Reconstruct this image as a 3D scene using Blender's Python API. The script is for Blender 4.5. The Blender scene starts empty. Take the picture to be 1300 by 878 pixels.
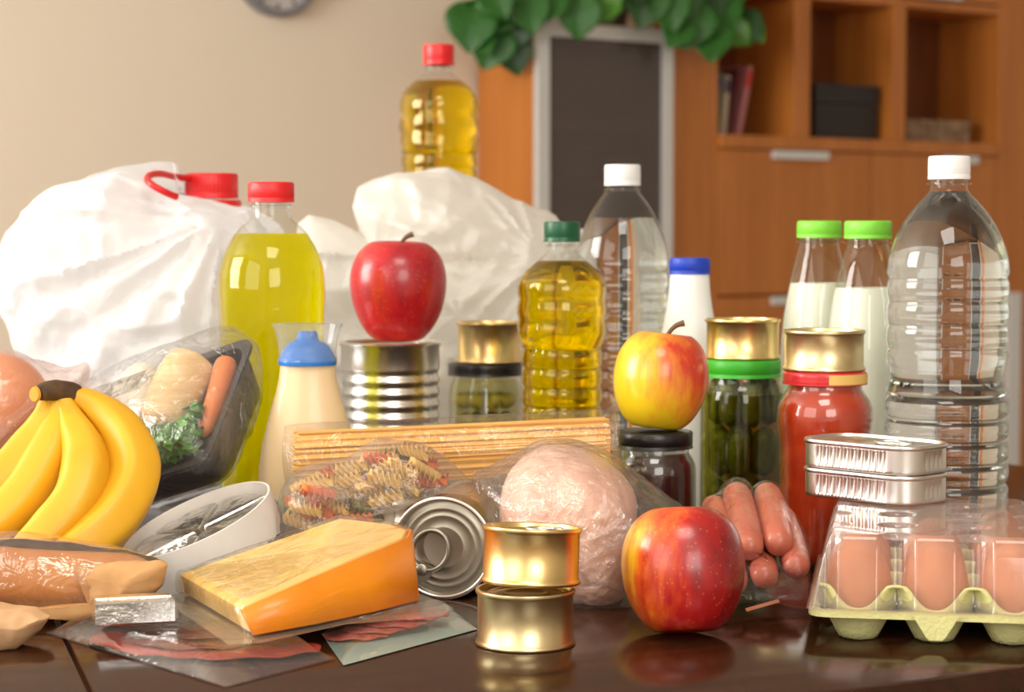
import bpy, bmesh, math, random
from mathutils import Vector, Matrix, noise
R = math.radians
random.seed(7)
sc = bpy.context.scene
col = sc.collection

# ------------------------------------------------------------ camera, world, lights, exposure
T = 0.75                       # table top height
H = T + 0.265                  # lens height
F = 2600.0                     # focal length in photo pixels (1300 wide)
PITCH = math.atan(149.0 / F)   # the horizon lies at row 290
CP, SP = math.cos(PITCH), math.sin(PITCH)
cam_d = bpy.data.cameras.new('camera')
cam = bpy.data.objects.new('camera', cam_d)
col.objects.link(cam)
cam.location = (0, 0, H)
cam.rotation_euler = (math.pi / 2 - PITCH, 0, 0)
cam_d.sensor_width = 36
cam_d.lens = 36 * F / 1300
cam_d.clip_start = 0.05
cam_d.dof.use_dof = True
cam_d.dof.focus_distance = 1.40
cam_d.dof.aperture_fstop = 10.0
sc.camera = cam

world = bpy.data.worlds.new('world')
sc.world = world
world.use_nodes = True
world.node_tree.nodes['Background'].inputs[0].default_value = (0.9, 0.95, 1.0, 1)
world.node_tree.nodes['Background'].inputs[1].default_value = 0.35

sc.view_settings.view_transform = 'Standard'
sc.view_settings.look = 'None'
sc.view_settings.exposure = -0.72
sc.view_settings.gamma = 1.0
sc.view_settings.use_curve_mapping = False
sc.cycles.use_denoising = True
sc.cycles.max_bounces = 16
sc.cycles.transmission_bounces = 14
sc.cycles.transparent_max_bounces = 32
sc.cycles.glossy_bounces = 6
sc.cycles.diffuse_bounces = 4

# the room is turned 35 degrees to the lens: s runs along the back wall, t into it
TH = R(35)
CT, ST = math.cos(TH), math.sin(TH)
def ray(px, py):
    return Vector((px - 650, F * CP + SP * (439 - py), -F * SP + CP * (439 - py)))
def W(px, py, d):
    v = ray(px, py)
    return Vector((0, 0, H)) + v * (d / v.y)
def GZ(px, py, z):             # point on the level z (above the table top)
    v = ray(px, py)
    return Vector((0, 0, H)) + v * ((T + z - H) / v.z)
Y0 = 5.2
_v = ray(676, 25)
_k = Y0 / (_v.y - math.tan(TH) * _v.x)
CORNER = Vector((_v.x * _k, _v.y * _k, 0))
def room(s, t, z):
    return Vector((CORNER.x + s * CT - t * ST, CORNER.y + s * ST + t * CT, z))
def SZ(px, py, t=0.0):         # (s, z) where a pixel meets the plane at depth t of the furniture front
    v = ray(px, py)
    n = Vector((-ST, CT, 0))
    k = (n.dot(CORNER) + t) / n.dot(v)
    p = v * k
    return ((p - CORNER).dot(Vector((CT, ST, 0))), p.z + H)

def area_light(name, s, t, z, sx, sy, aim, power, colr):
    ld = bpy.data.lights.new(name, 'AREA')
    ld.shape = 'RECTANGLE'
    ld.size, ld.size_y = sx, sy
    ld.energy = power
    ld.color = colr
    o = bpy.data.objects.new(name, ld)
    col.objects.link(o)
    p = room(s, t, z)
    o.location = p
    o.rotation_euler = (Vector(aim) - p).to_track_quat('-Z', 'Y').to_euler()
    return o
S_L, S_R, T_F, T_B = -4.9, 2.2, -6.2, 0.262
area_light('window_daylight', S_L + 0.10, -3.7, 1.75, 1.6, 1.5, room(0, -3.7, 1.4), 44, (1.0, 0.97, 0.92))
area_light('rear_fill_light', -3.6, T_F + 0.10, 1.80, 1.6, 1.3, room(-3.2, 0, 1.3), 66, (1.0, 0.97, 0.92))  # added fill from behind the lens, brightens the front faces
area_light('back_wall_fill_light', S_L + 0.10, -1.3, 1.75, 1.7, 1.5, room(0, -0.8, 1.5), 205, (1.0, 0.97, 0.92))  # added fill that brightens the back wall and shelves
area_light('overhead_fill_light', -2.9, -4.1, 2.50, 0.8, 0.8, room(-2.9, -4.1, 0), 30, (1.0, 0.95, 0.87))  # added overhead fill near the lens, without a fixture

# ------------------------------------------------------------ mesh helpers
class MB:
    def __init__(self):
        self.v, self.f = [], []
    def add(self, vs, fs):
        n = len(self.v)
        self.v += [Vector(p) for p in vs]
        self.f += [tuple(i + n for i in q) for q in fs]
        return self
    def lathe(self, prof, seg=48, sx=1.0, sy=1.0, mod=None):
        vs, fs, rows = [], [], []
        for (r, z) in prof:
            if r <= 1e-7:
                rows.append([len(vs)]); vs.append((0, 0, z))
            else:
                row = []
                for i in range(seg):
                    a = 2 * math.pi * i / seg
                    k = mod(a, z, r) if mod else 1.0
                    row.append(len(vs)); vs.append((r * k * sx * math.cos(a), r * k * sy * math.sin(a), z))
                rows.append(row)
        for A, B in zip(rows, rows[1:]):
            if len(A) == 1 and len(B) == 1: continue
            for i in range(seg):
                j = (i + 1) % seg
                if len(A) == 1: fs.append((A[0], B[j], B[i]))
                elif len(B) == 1: fs.append((A[i], A[j], B[0]))
                else: fs.append((A[i], A[j], B[j], B[i]))
        return self.add(vs, fs)
    def tube(self, pts, radii, seg=12, mod=None, flat=1.0, closed=False):
        pts = [Vector(p) for p in pts]
        n = len(pts)
        if not hasattr(radii, '__len__'): radii = [radii] * n
        tans = []
        for i in range(n):
            if closed: t = pts[(i + 1) % n] - pts[i - 1]
            else: t = pts[min(i + 1, n - 1)] - pts[max(i - 1, 0)]
            tans.append(t.normalized())
        up = Vector((0, 0, 1)) if abs(tans[0].z) < 0.9 else Vector((1, 0, 0))
        nrm = (up - tans[0] * up.dot(tans[0])).normalized()
        vs, fs = [], []
        for i in range(n):
            nrm = (nrm - tans[i] * nrm.dot(tans[i])).normalized()
            b = tans[i].cross(nrm)
            for k in range(seg):
                a = 2 * math.pi * k / seg
                m = mod(a, i / max(1, n - 1)) if mod else 1.0
                vs.append(pts[i] + (nrm * math.cos(a) * flat + b * math.sin(a)) * radii[i] * m)
        for i in range(n if closed else n - 1):
            i2 = (i + 1) % n
            for k in range(seg):
                k2 = (k + 1) % seg
                fs.append((i * seg + k, i * seg + k2, i2 * seg + k2, i2 * seg + k))
        if not closed:
            vs.append(pts[0]); vs.append(pts[-1])
            c0, c1 = len(vs) - 2, len(vs) - 1
            for k in range(seg):
                k2 = (k + 1) % seg
                fs.append((c0, k2, k))
                fs.append((c1, (n - 1) * seg + k, (n - 1) * seg + k2))
        return self.add(vs, fs)
    def box(self, lo, hi):
        x0, y0, z0 = lo; x1, y1, z1 = hi
        return self.add([(x0, y0, z0), (x1, y0, z0), (x1, y1, z0), (x0, y1, z0), (x0, y0, z1), (x1, y0, z1), (x1, y1, z1), (x0, y1, z1)],
                        [(0, 3, 2, 1), (4, 5, 6, 7), (0, 1, 5, 4), (1, 2, 6, 5), (2, 3, 7, 6), (3, 0, 4, 7)])
    def rbox(self, s0, s1, t0, t1, z0, z1):      # a box in room coordinates
        P = [room(s, t, z) for z in (z0, z1) for (s, t) in ((s0, t0), (s1, t0), (s1, t1), (s0, t1))]
        return self.add(P, [(0, 3, 2, 1), (4, 5, 6, 7), (0, 1, 5, 4), (1, 2, 6, 5), (2, 3, 7, 6), (3, 0, 4, 7)])
    def prism(self, poly, z0, z1):
        n = len(poly)
        vs = [(p[0], p[1], z0) for p in poly] + [(p[0], p[1], z1) for p in poly]
        fs = [tuple(range(n - 1, -1, -1)), tuple(range(n, 2 * n))] + [(i, (i + 1) % n, n + (i + 1) % n, n + i) for i in range(n)]
        return self.add(vs, fs)
    def loft(self, rings, cap0=True, cap1=True, closed=True):
        n = len(rings[0]); vs = [p for r in rings for p in r]; fs = []
        for i in range(len(rings) - 1):
            for k in range(n if closed else n - 1):
                k2 = (k + 1) % n
                fs.append((i * n + k, i * n + k2, (i + 1) * n + k2, (i + 1) * n + k))
        if cap0: fs.append(tuple(range(n - 1, -1, -1)))
        if cap1: fs.append(tuple(range((len(rings) - 1) * n, len(rings) * n)))
        return self.add(vs, fs)
    def grid(self, nu, nv, fn):
        vs = [fn(i / nu, j / nv) for j in range(nv + 1) for i in range(nu + 1)]
        fs = [(j * (nu + 1) + i, j * (nu + 1) + i + 1, (j + 1) * (nu + 1) + i + 1, (j + 1) * (nu + 1) + i) for j in range(nv) for i in range(nu)]
        return self.add(vs, fs)
    def xf(self, m):
        self.v = [m @ p for p in self.v]
        return self
    def disp(self, fn):
        self.v = [fn(p) for p in self.v]
        return self

def frame(o, x, y, z):
    m = Matrix.Identity(4)
    for i, a in enumerate((x, y, z, o)):
        for k in range(3): m[k][i] = a[k]
    return m
def spline(pts, n, closed=False):
    pts = [Vector(p) for p in pts]
    m = len(pts); out = []
    tot = m if closed else m - 1
    for i in range(n):
        u = i / n * tot if closed else i / (n - 1) * tot
        k = min(int(u), tot - 1) if not closed else int(u) % m
        f = u - k if not closed else u - int(u)
        g = (lambda q: pts[q % m]) if closed else (lambda q: pts[max(0, min(m - 1, q))])
        p0, p1, p2, p3 = g(k - 1), g(k), g(k + 1), g(k + 2)
        out.append(0.5 * ((2 * p1) + (p2 - p0) * f + (2 * p0 - 5 * p1 + 4 * p2 - p3) * f * f + (3 * p1 - p0 - 3 * p2 + p3) * f ** 3))
    return out
def resample(pts, n):
    """closed polyline, even spacing, corners kept nearly sharp"""
    pts = [Vector(p) for p in pts]; m = len(pts)
    L = [0]
    for i in range(m): L.append(L[-1] + (pts[(i + 1) % m] - pts[i]).length)
    out = []; k = 0
    for i in range(n):
        t = L[-1] * i / n
        while L[k + 1] < t: k += 1
        f = (t - L[k]) / max(1e-9, L[k + 1] - L[k])
        out.append(pts[k].lerp(pts[(k + 1) % m], f))
    return out

def obj(name, mb, mat, parent=None, loc=None, rot=None, ang=40, world=False):
    me = bpy.data.meshes.new(name)
    off = Vector((0, 0, 0))
    if world:
        off = parent.location if parent is not None and parent.type == 'EMPTY' else (Vector(loc) if loc is not None else off)
        if parent is not None and parent.type != 'EMPTY':
            off = parent.matrix_basis.translation + (parent.parent.location if parent.parent else Vector((0, 0, 0)))
    me.from_pydata([tuple(p - off) for p in mb.v], [], mb.f)
    me.validate()
    bm = bmesh.new(); bm.from_mesh(me)
    bmesh.ops.recalc_face_normals(bm, faces=bm.faces)
    bm.to_mesh(me); bm.free()
    me.shade_smooth()
    if ang < 180: me.set_sharp_from_angle(angle=R(ang))
    if mat is not None: me.materials.append(mat)
    o = bpy.data.objects.new(name, me)
    col.objects.link(o)
    if parent is not None: o.parent = parent
    if loc is not None and (parent is None or not world): o.location = loc
    if rot is not None: o.rotation_euler = rot
    return o
def tag(o, label=None, cat=None, group=None, kind=None):
    for k, v in (('label', label), ('category', cat), ('group', group), ('kind', kind)):
        if v: o[k] = v
    return o
def thing(name, label, cat, loc=(0, 0, 0), rot=None, group=None):
    o = bpy.data.objects.new(name, None)
    o.empty_display_size = 0.02
    col.objects.link(o)
    o.location = loc
    if rot is not None: o.rotation_euler = rot
    return tag(o, label, cat, group)
def struct(name, mb, mat, ang=40):
    return tag(obj(name, mb, mat, ang=ang), kind='structure')
def copy_part(src, parent, loc=None, rot=None):
    c = src.copy(); col.objects.link(c); c.parent = parent
    if loc is not None: c.location = loc
    if rot is not None: c.rotation_euler = rot
    return c

# ------------------------------------------------------------ material helpers
def lin(c):
    return tuple((x / 255 / 12.92) if x / 255 <= 0.04045 else ((x / 255 + 0.055) / 1.055) ** 2.4 for x in c) + (1.0,)
def newmat(name):
    m = bpy.data.materials.new(name)
    m.use_nodes = True
    return m, m.node_tree.nodes, m.node_tree.links, m.node_tree.nodes['Principled BSDF']
def noise_node(N, L, scale, detail=3, mapping=None, vec='Object', rough=0.55, dist=0.0):
    tc = N.new('ShaderNodeTexCoord')
    n = N.new('ShaderNodeTexNoise')
    n.inputs['Scale'].default_value = scale
    n.inputs['Detail'].default_value = detail
    n.inputs['Roughness'].default_value = rough
    n.inputs['Distortion'].default_value = dist
    if mapping:
        mp = N.new('ShaderNodeMapping'); mp.inputs['Scale'].default_value = mapping
        L.new(tc.outputs[vec], mp.inputs['Vector']); L.new(mp.outputs[0], n.inputs['Vector'])
    else:
        L.new(tc.outputs[vec], n.inputs['Vector'])
    return n
def ramp(N, L, src, stops):
    r = N.new('ShaderNodeValToRGB')
    el = r.color_ramp.elements
    el[0].position, el[0].color = stops[0][0], lin(stops[0][1])
    el[1].position, el[1].color = stops[-1][0], lin(stops[-1][1])
    for p, c in stops[1:-1]:
        e = el.new(p); e.color = lin(c)
    L.new(src, r.inputs[0])
    return r
def bump(N, L, src, bsdf, strength, dist=0.002):
    b = N.new('ShaderNodeBump')
    b.inputs['Strength'].default_value = strength
    b.inputs['Distance'].default_value = dist
    L.new(src, b.inputs['Height'])
    L.new(b.outputs[0], bsdf.inputs['Normal'])
    return b
def plain(name, c, rough=0.5, metal=0.0, coat=0.0, var=0.0, vscale=30, bmp=0.0, bscale=200, sss=0.0, c2=None, mapping=None, spec=0.5):
    m, N, L, p = newmat(name)
    p.inputs['Roughness'].default_value = rough
    p.inputs['Metallic'].default_value = metal
    p.inputs['Coat Weight'].default_value = coat
    p.inputs['Coat Roughness'].default_value = 0.08
    p.inputs['Specular IOR Level'].default_value = spec
    if sss:
        p.inputs['Subsurface Weight'].default_value = sss
        p.inputs['Subsurface Scale'].default_value = 0.006
        p.inputs['Subsurface Radius'].default_value = (1.0, 0.6, 0.35)
    if var or c2:
        n = noise_node(N, L, vscale, 4, mapping)
        if c2 is None:
            c2 = tuple(max(0, min(255, x * (1 - var))) for x in c)
        r = ramp(N, L, n.outputs['Fac'], [(0.3, c2), (0.7, c)])
        L.new(r.outputs[0], p.inputs['Base Color'])
    else:
        p.inputs['Base Color'].default_value = lin(c)
    if bmp:
        b = noise_node(N, L, bscale, 3)
        bump(N, L, b.outputs['Fac'], p, bmp)
    return m
def film(name, tint=(255, 255, 255), refl=0.05, edge=0.6, rough=0.06, haze=0.0, hcol=(240, 240, 240), bmp=0.0, bscale=60, power=3.0, mapping=None, trans=0.5):
    """thin clear sheet: see-through, shiny at glancing angles, a little milky"""
    m, N, L, p = newmat(name)
    N.remove(p)
    out = N['Material Output']
    lw = N.new('ShaderNodeLayerWeight'); lw.inputs['Blend'].default_value = 0.5
    pw = N.new('ShaderNodeMath'); pw.operation = 'POWER'; pw.inputs[1].default_value = power
    L.new(lw.outputs['Facing'], pw.inputs[0])
    ma = N.new('ShaderNodeMath'); ma.operation = 'MULTIPLY_ADD'
    ma.inputs[1].default_value = edge; ma.inputs[2].default_value = refl; ma.use_clamp = True
    L.new(pw.outputs[0], ma.inputs[0])
    tr = N.new('ShaderNodeBsdfTransparent'); tr.inputs[0].default_value = lin(tint)
    gl = N.new('ShaderNodeBsdfGlossy'); gl.inputs['Roughness'].default_value = rough
    mx = N.new('ShaderNodeMixShader')
    L.new(ma.outputs[0], mx.inputs[0]); L.new(tr.outputs[0], mx.inputs[1]); L.new(gl.outputs[0], mx.inputs[2])
    last = mx
    if haze:
        df = N.new('ShaderNodeBsdfDiffuse'); df.inputs[0].default_value = lin(hcol)
        tl = N.new('ShaderNodeBsdfTranslucent'); tl.inputs[0].default_value = lin(hcol)
        h1 = N.new('ShaderNodeMixShader'); h1.inputs[0].default_value = trans
        L.new(df.outputs[0], h1.inputs[1]); L.new(tl.outputs[0], h1.inputs[2])
        h2 = N.new('ShaderNodeMixShader'); h2.inputs[0].default_value = haze
        L.new(mx.outputs[0], h2.inputs[1]); L.new(h1.outputs[0], h2.inputs[2])
        last = h2
    if bmp:
        n = noise_node(N, L, bscale, 4, mapping, dist=1.5)
        b = N.new('ShaderNodeBump'); b.inputs['Strength'].default_value = bmp; b.inputs['Distance'].default_value = 0.004
        L.new(n.outputs['Fac'], b.inputs['Height'])
        L.new(b.outputs[0], gl.inputs['Normal']); L.new(b.outputs[0], lw.inputs['Normal'])
    L.new(last.outputs[0], out.inputs['Surface'])
    return m
def liquid(name, c, ior=1.33, rough=0.0, bmp=0.0, milky=0.0):
    m, N, L, p = newmat(name)
    N.remove(p)
    g = N.new('ShaderNodeBsdfGlass')
    g.inputs['Color'].default_value = lin(c)
    g.inputs['IOR'].default_value = ior
    g.inputs['Roughness'].default_value = rough
    if bmp:
        n = noise_node(N, L, 45, 2)
        bump(N, L, n.outputs['Fac'], g, bmp, 0.003)
    last = g
    if milky:
        t = N.new('ShaderNodeBsdfTranslucent'); t.inputs[0].default_value = lin(c)
        x = N.new('ShaderNodeMixShader'); x.inputs[0].default_value = milky
        L.new(g.outputs[0], x.inputs[1]); L.new(t.outputs[0], x.inputs[2]); last = x
    L.new(last.outputs[0], N['Material Output'].inputs['Surface'])
    return m
def wood(name, c1, c2, axis_scale, rough=0.4, coat=0.0, vec='Object', scale=3.0, spec=0.5):
    m, N, L, p = newmat(name)
    n = noise_node(N, L, scale, 6, axis_scale, vec=vec, dist=0.6)
    r = ramp(N, L, n.outputs['Fac'], [(0.3, c2), (0.72, c1)])
    L.new(r.outputs[0], p.inputs['Base Color'])
    p.inputs['Roughness'].default_value = rough
    p.inputs['Coat Weight'].default_value = coat
    p.inputs['Coat Roughness'].default_value = 0.12
    p.inputs['Specular IOR Level'].default_value = spec
    bump(N, L, n.outputs['Fac'], p, 0.06, 0.001)
    return m
def apple_mat(name, yel, ora, red, dirv, bias, dark):
    m, N, L, p = newmat(name)
    tc = N.new('ShaderNodeTexCoord')
    nz = N.new('ShaderNodeVectorMath'); nz.operation = 'NORMALIZE'
    L.new(tc.outputs['Object'], nz.inputs[0])
    dt = N.new('ShaderNodeVectorMath'); dt.operation = 'DOT_PRODUCT'; dt.inputs[1].default_value = Vector(dirv).normalized()
    L.new(nz.outputs[0], dt.inputs[0])
    st = noise_node(N, L, 1.0, 4, (95, 95, 16), rough=0.65)
    bl = noise_node(N, L, 26, 2)
    a = N.new('ShaderNodeMath'); a.operation = 'MULTIPLY_ADD'; a.inputs[1].default_value = 0.36; a.inputs[2].default_value = bias
    L.new(dt.outputs['Value'], a.inputs[0])
    b = N.new('ShaderNodeMath'); b.operation = 'MULTIPLY_ADD'; b.inputs[1].default_value = 0.75
    L.new(st.outputs['Fac'], b.inputs[0]); L.new(a.outputs[0], b.inputs[2])
    c = N.new('ShaderNodeMath'); c.operation = 'MULTIPLY_ADD'; c.inputs[1].default_value = 0.55
    L.new(bl.outputs['Fac'], c.inputs[0]); L.new(b.outputs[0], c.inputs[2])
    d = N.new('ShaderNodeMath'); d.operation = 'SUBTRACT'; d.inputs[1].default_value = 0.62
    L.new(c.outputs[0], d.inputs[0])
    r = ramp(N, L, d.outputs[0], [(0.12, yel), (0.36, ora), (0.6, red), (0.95, dark)])
    vo = N.new('ShaderNodeTexVoronoi'); vo.inputs['Scale'].default_value = 260
    L.new(tc.outputs['Object'], vo.inputs['Vector'])
    vr = N.new('ShaderNodeMath'); vr.operation = 'LESS_THAN'; vr.inputs[1].default_value = 0.2
    L.new(vo.outputs['Distance'], vr.inputs[0])
    vm = N.new('ShaderNodeMath'); vm.operation = 'MULTIPLY'; vm.inputs[1].default_value = 0.16
    L.new(vr.outputs[0], vm.inputs[0])
    mx = N.new('ShaderNodeMixRGB'); mx.inputs[2].default_value = lin((240, 180, 90))
    L.new(vm.outputs[0], mx.inputs[0]); L.new(r.outputs[0], mx.inputs[1])
    L.new(mx.outputs[0], p.inputs['Base Color'])
    p.inputs['Roughness'].default_value = 0.32
    p.inputs['Coat Weight'].default_value = 0.35
    p.inputs['Coat Roughness'].default_value = 0.14
    return m
def bag_mat(name, c=(248, 248, 250), see=0.12, tl=0.45):
    m, N, L, p = newmat(name)
    N.remove(p)
    df = N.new('ShaderNodeBsdfDiffuse'); df.inputs[0].default_value = lin(c)
    t = N.new('ShaderNodeBsdfTranslucent'); t.inputs[0].default_value = lin(c)
    a = N.new('ShaderNodeMixShader'); a.inputs[0].default_value = tl
    L.new(df.outputs[0], a.inputs[1]); L.new(t.outputs[0], a.inputs[2])
    tp = N.new('ShaderNodeBsdfTransparent')
    b = N.new('ShaderNodeMixShader'); b.inputs[0].default_value = see
    L.new(a.outputs[0], b.inputs[1]); L.new(tp.outputs[0], b.inputs[2])
    g = N.new('ShaderNodeBsdfGlossy'); g.inputs['Roughness'].default_value = 0.32
    c3 = N.new('ShaderNodeMixShader'); c3.inputs[0].default_value = 0.05
    L.new(b.outputs[0], c3.inputs[1]); L.new(g.outputs[0], c3.inputs[2])
    n = noise_node(N, L, 28, 5, dist=2.0)
    bp = N.new('ShaderNodeBump'); bp.inputs['Strength'].default_value = 0.35; bp.inputs['Distance'].default_value = 0.004
    L.new(n.outputs['Fac'], bp.inputs['Height'])
    for x in (df, g): L.new(bp.outputs[0], x.inputs['Normal'])
    L.new(c3.outputs[0], N['Material Output'].inputs['Surface'])
    return m

M = {}
M['wall'] = plain('cream_plaster', (232, 222, 203), 0.85, bmp=0.05, bscale=400)
M['wallw'] = plain('pale_plaster', (232, 228, 218), 0.85)
M['ceil'] = plain('white_ceiling_paint', (240, 238, 232), 0.9)
M['floor'] = wood('oak_floor', (168, 122, 80), (128, 86, 52), (1.2, 8, 1), 0.35)
M['cab'] = wood('orange_brown_wood', (200, 126, 54), (178, 106, 40), (9, 9, 0.8), 0.42, scale=2.0)
M['cabdark'] = wood('brown_back_board', (132, 74, 32), (110, 58, 24), (9, 9, 0.8), 0.5, scale=2.0)
M['alu'] = plain('brushed_aluminium', (216, 220, 220), 0.4, 0.3)
M['smoke'] = film('smoked_glass_sheet', (200, 196, 196), 0.06, 0.5, 0.15, haze=0.34, hcol=(136, 124, 118), trans=0.2)
M['table'] = wood('dark_stained_table_wood', (64, 34, 16), (38, 19, 9), (2.0, 26, 8), 0.15, coat=0.0, scale=4.0, spec=0.32)
M['gold'] = plain('gold_lacquered_tin', (232, 204, 140), 0.3, 1.0)
M['palegold'] = plain('pale_gold_tin', (224, 206, 158), 0.33, 1.0)
M['steel'] = plain('tinplate_steel', (228, 225, 218), 0.26, 1.0)
M['alum'] = plain('soft_aluminium_tin', (222, 220, 216), 0.3, 1.0)
M['endsteel'] = plain('grey_can_end', (168, 162, 148), 0.42, 1.0)
M['foil'] = plain('crinkled_foil', (215, 215, 212), 0.22, 1.0, bmp=0.5, bscale=130)
M['pet'] = film('clear_bottle_plastic', (250, 252, 252), 0.035, 0.75, 0.03, power=3.5)
M['glass'] = film('clear_jar_glass', (244, 248, 244), 0.05, 0.8, 0.02, power=3.5)
M['water'] = liquid('water', (252, 254, 254), 1.33)
M['oil'] = liquid('golden_oil', (252, 232, 24), 1.46, 0.01, milky=0.10)
M['white_cap'] = plain('white_cap_plastic', (242, 242, 242), 0.4)
M['red_cap'] = plain('red_cap_plastic', (226, 32, 36), 0.35)
M['green_cap'] = plain('dark_green_cap_plastic', (12, 84, 52), 0.35)
M['lime_cap'] = plain('lime_green_cap_plastic', (128, 214, 62), 0.4)
M['blue_cap'] = plain('blue_cap_plastic', (20, 62, 190), 0.4)
M['milk'] = plain('milk', (246, 242, 228), 0.4, sss=0.1)
M['milk_plastic'] = plain('white_bottle_plastic', (244, 244, 242), 0.35)
M['film'] = film('cling_film', (252, 252, 252), 0.06, 0.75, 0.07, bmp=0.9, bscale=55, haze=0.05)
M['kraft'] = plain('kraft_paper', (206, 158, 104), 0.8, c2=(186, 136, 84), vscale=40, bmp=0.3, bscale=60)

# ------------------------------------------------------------ the room
Z_TOP = 2.6
struct('floor', MB().rbox(S_L, S_R, T_F, T_B, -0.06, 0.0), M['floor'])
struct('ceiling', MB().rbox(S_L, S_R, T_F, T_B, Z_TOP, Z_TOP + 0.06), M['ceil'])
struct('wall_back', MB().rbox(S_L - 0.1, S_R + 0.1, T_B, T_B + 0.1, -0.06, Z_TOP), M['wall'])
struct('wall_right', MB().rbox(S_R, S_R + 0.1, T_F, T_B, -0.06, Z_TOP), M['wallw'])
struct('wall_left', MB().rbox(S_L - 0.1, S_L, T_F, T_B, -0.06, Z_TOP), M['wallw'])
struct('wall_front', MB().rbox(S_L - 0.1, S_R + 0.1, T_F - 0.1, T_F, -0.06, Z_TOP), M['wallw'])
struct('baseboard_back', MB().rbox(S_L, S_R, T_B - 0.015, T_B, 0, 0.08), M['ceil'])
def window(name, horizontal, c, t0, w, zc, h):
    e = MB()
    def bx(a0, a1, z0, z1, d0, d1):
        if horizontal: e.rbox(a0, a1, t0 + d0, t0 + d1, z0, z1)
        else: e.rbox(t0 + d0, t0 + d1, a0, a1, z0, z1)
    a0, a1, z0, z1 = c - w / 2, c + w / 2, zc - h / 2, zc + h / 2
    bx(a0 - .06, a0, z0 - .06, z1 + .06, 0, .05); bx(a1, a1 + .06, z0 - .06, z1 + .06, 0, .05)
    bx(a0, a1, z0 - .06, z0, 0, .05); bx(a0, a1, z1, z1 + .06, 0, .05)
    bx(c - .02, c + .02, z0, z1, 0, .04)
    w_ = struct(name, e, M['ceil'])
    g = MB(); e = g
    for k, (p, q) in enumerate(((a0, c - .02), (c + .02, a1))):
        e = MB(); bx(p, q, z0, z1, 0.004, 0.01)
        obj('window_pane', e, M['pane'], w_)
M['pane'] = film('window_glass', (245, 250, 250), 0.06, 0.6, 0.02, haze=0.4)
window('window_1', False, -3.7, S_L, 1.6, 1.75, 1.5)
window('fill_window_far', False, -1.3, S_L, 1.7, 1.75, 1.5)  # unseen window put in around the added back wall fill
window('fill_window_rear', True, -3.6, T_F, 1.6, 1.8, 1.3)  # unseen window put in around the added rear fill

# ------------------------------------------------------------ background furniture
DEPTH = 0.25
s_l = 0.0
s_r = SZ(903, 200)[0]
z_top = SZ(676, 25)[1]
cab = thing('display_cabinet', 'tall orange-brown wooden cabinet with aluminium-framed smoked glass door', 'cabinet', room(0, 0, 0))
def cpart(name, parent, mat, *boxes, bev=0.002):
    m = MB()
    for b in boxes: m.rbox(*b)
    o = obj(name, m, mat, parent, world=True, ang=30)
    if bev:
        bv = o.modifiers.new('bevel', 'BEVEL'); bv.width = bev; bv.segments = 2
    return o
sd0, sd1 = SZ(677, 200)[0], SZ(848, 200)[0]
cpart('side_panel', cab, M['cab'], (0, 0.02, 0.0, DEPTH, 0.05, z_top))
cpart('side_panel', cab, M['cab'], (s_r - 0.02, s_r, 0.0, DEPTH, 0.05, z_top))
cpart('front_stile', cab, M['cab'], (sd1 + 0.004, s_r - 0.02, 0.0, 0.022, 0.05, z_top - 0.02))
cpart('top_panel', cab, M['cab'], (0.02, s_r - 0.02, 0.0, DEPTH, z_top - 0.02, z_top))
cpart('back_panel', cab, M['cabdark'], (0.02, s_r - 0.02, DEPTH - 0.01, DEPTH, 0.05, z_top - 0.02))
cpart('plinth', cab, M['cabdark'], (0.01, s_r - 0.01, 0.02, DEPTH, 0.0, 0.05))
zd0, zd1 = 0.10, z_top - 0.004
fw = 0.036
dr = cpart('door', cab, M['smoke'], (sd0 + fw, sd1 - fw, -0.016, -0.010, zd0 + fw, zd1 - fw), bev=0)
for nm, b in (('door_frame', (sd0, sd0 + fw, -0.022, -0.002, zd0, zd1)), ('door_frame', (sd1 - fw, sd1, -0.022, -0.002, zd0, zd1)),
              ('door_frame', (sd0 + fw, sd1 - fw, -0.022, -0.002, zd1 - fw, zd1)), ('door_frame', (sd0 + fw, sd1 - fw, -0.022, -0.002, zd0, zd0 + fw))):
    o = MB().rbox(*b)
    obj(nm, o, M['alu'], dr).location = -cab.location
for py in (150, 225, 300):
    z = SZ(760, py)[1]
    cpart('shelf', cab, M['cab'], (0.02, s_r - 0.02, 0.03, DEPTH - 0.012, z - 0.018, z), bev=0)
M['plate'] = plain('pale_china', (214, 222, 226), 0.25)
zz = SZ(760, 225)[1]
for k, (px, n) in enumerate(((735, 6), (790, 5))):
    s = SZ(px, 200, 0.12)[0]
    for j in range(n):
        p = MB().lathe([(0, 0.0), (0.03, 0.0), (0.035, 0.002), (0.072, 0.011), (0.073, 0.0125), (0.036, 0.005), (0, 0.004)], 32)
        o = obj('plate', p, M['plate'], loc=room(s, 0.125, zz + 0.001 + j * 0.0128))
        tag(o, 'pale china plate in a stack behind the smoked glass door', 'plate', 'plates in the glass cabinet')

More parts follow.
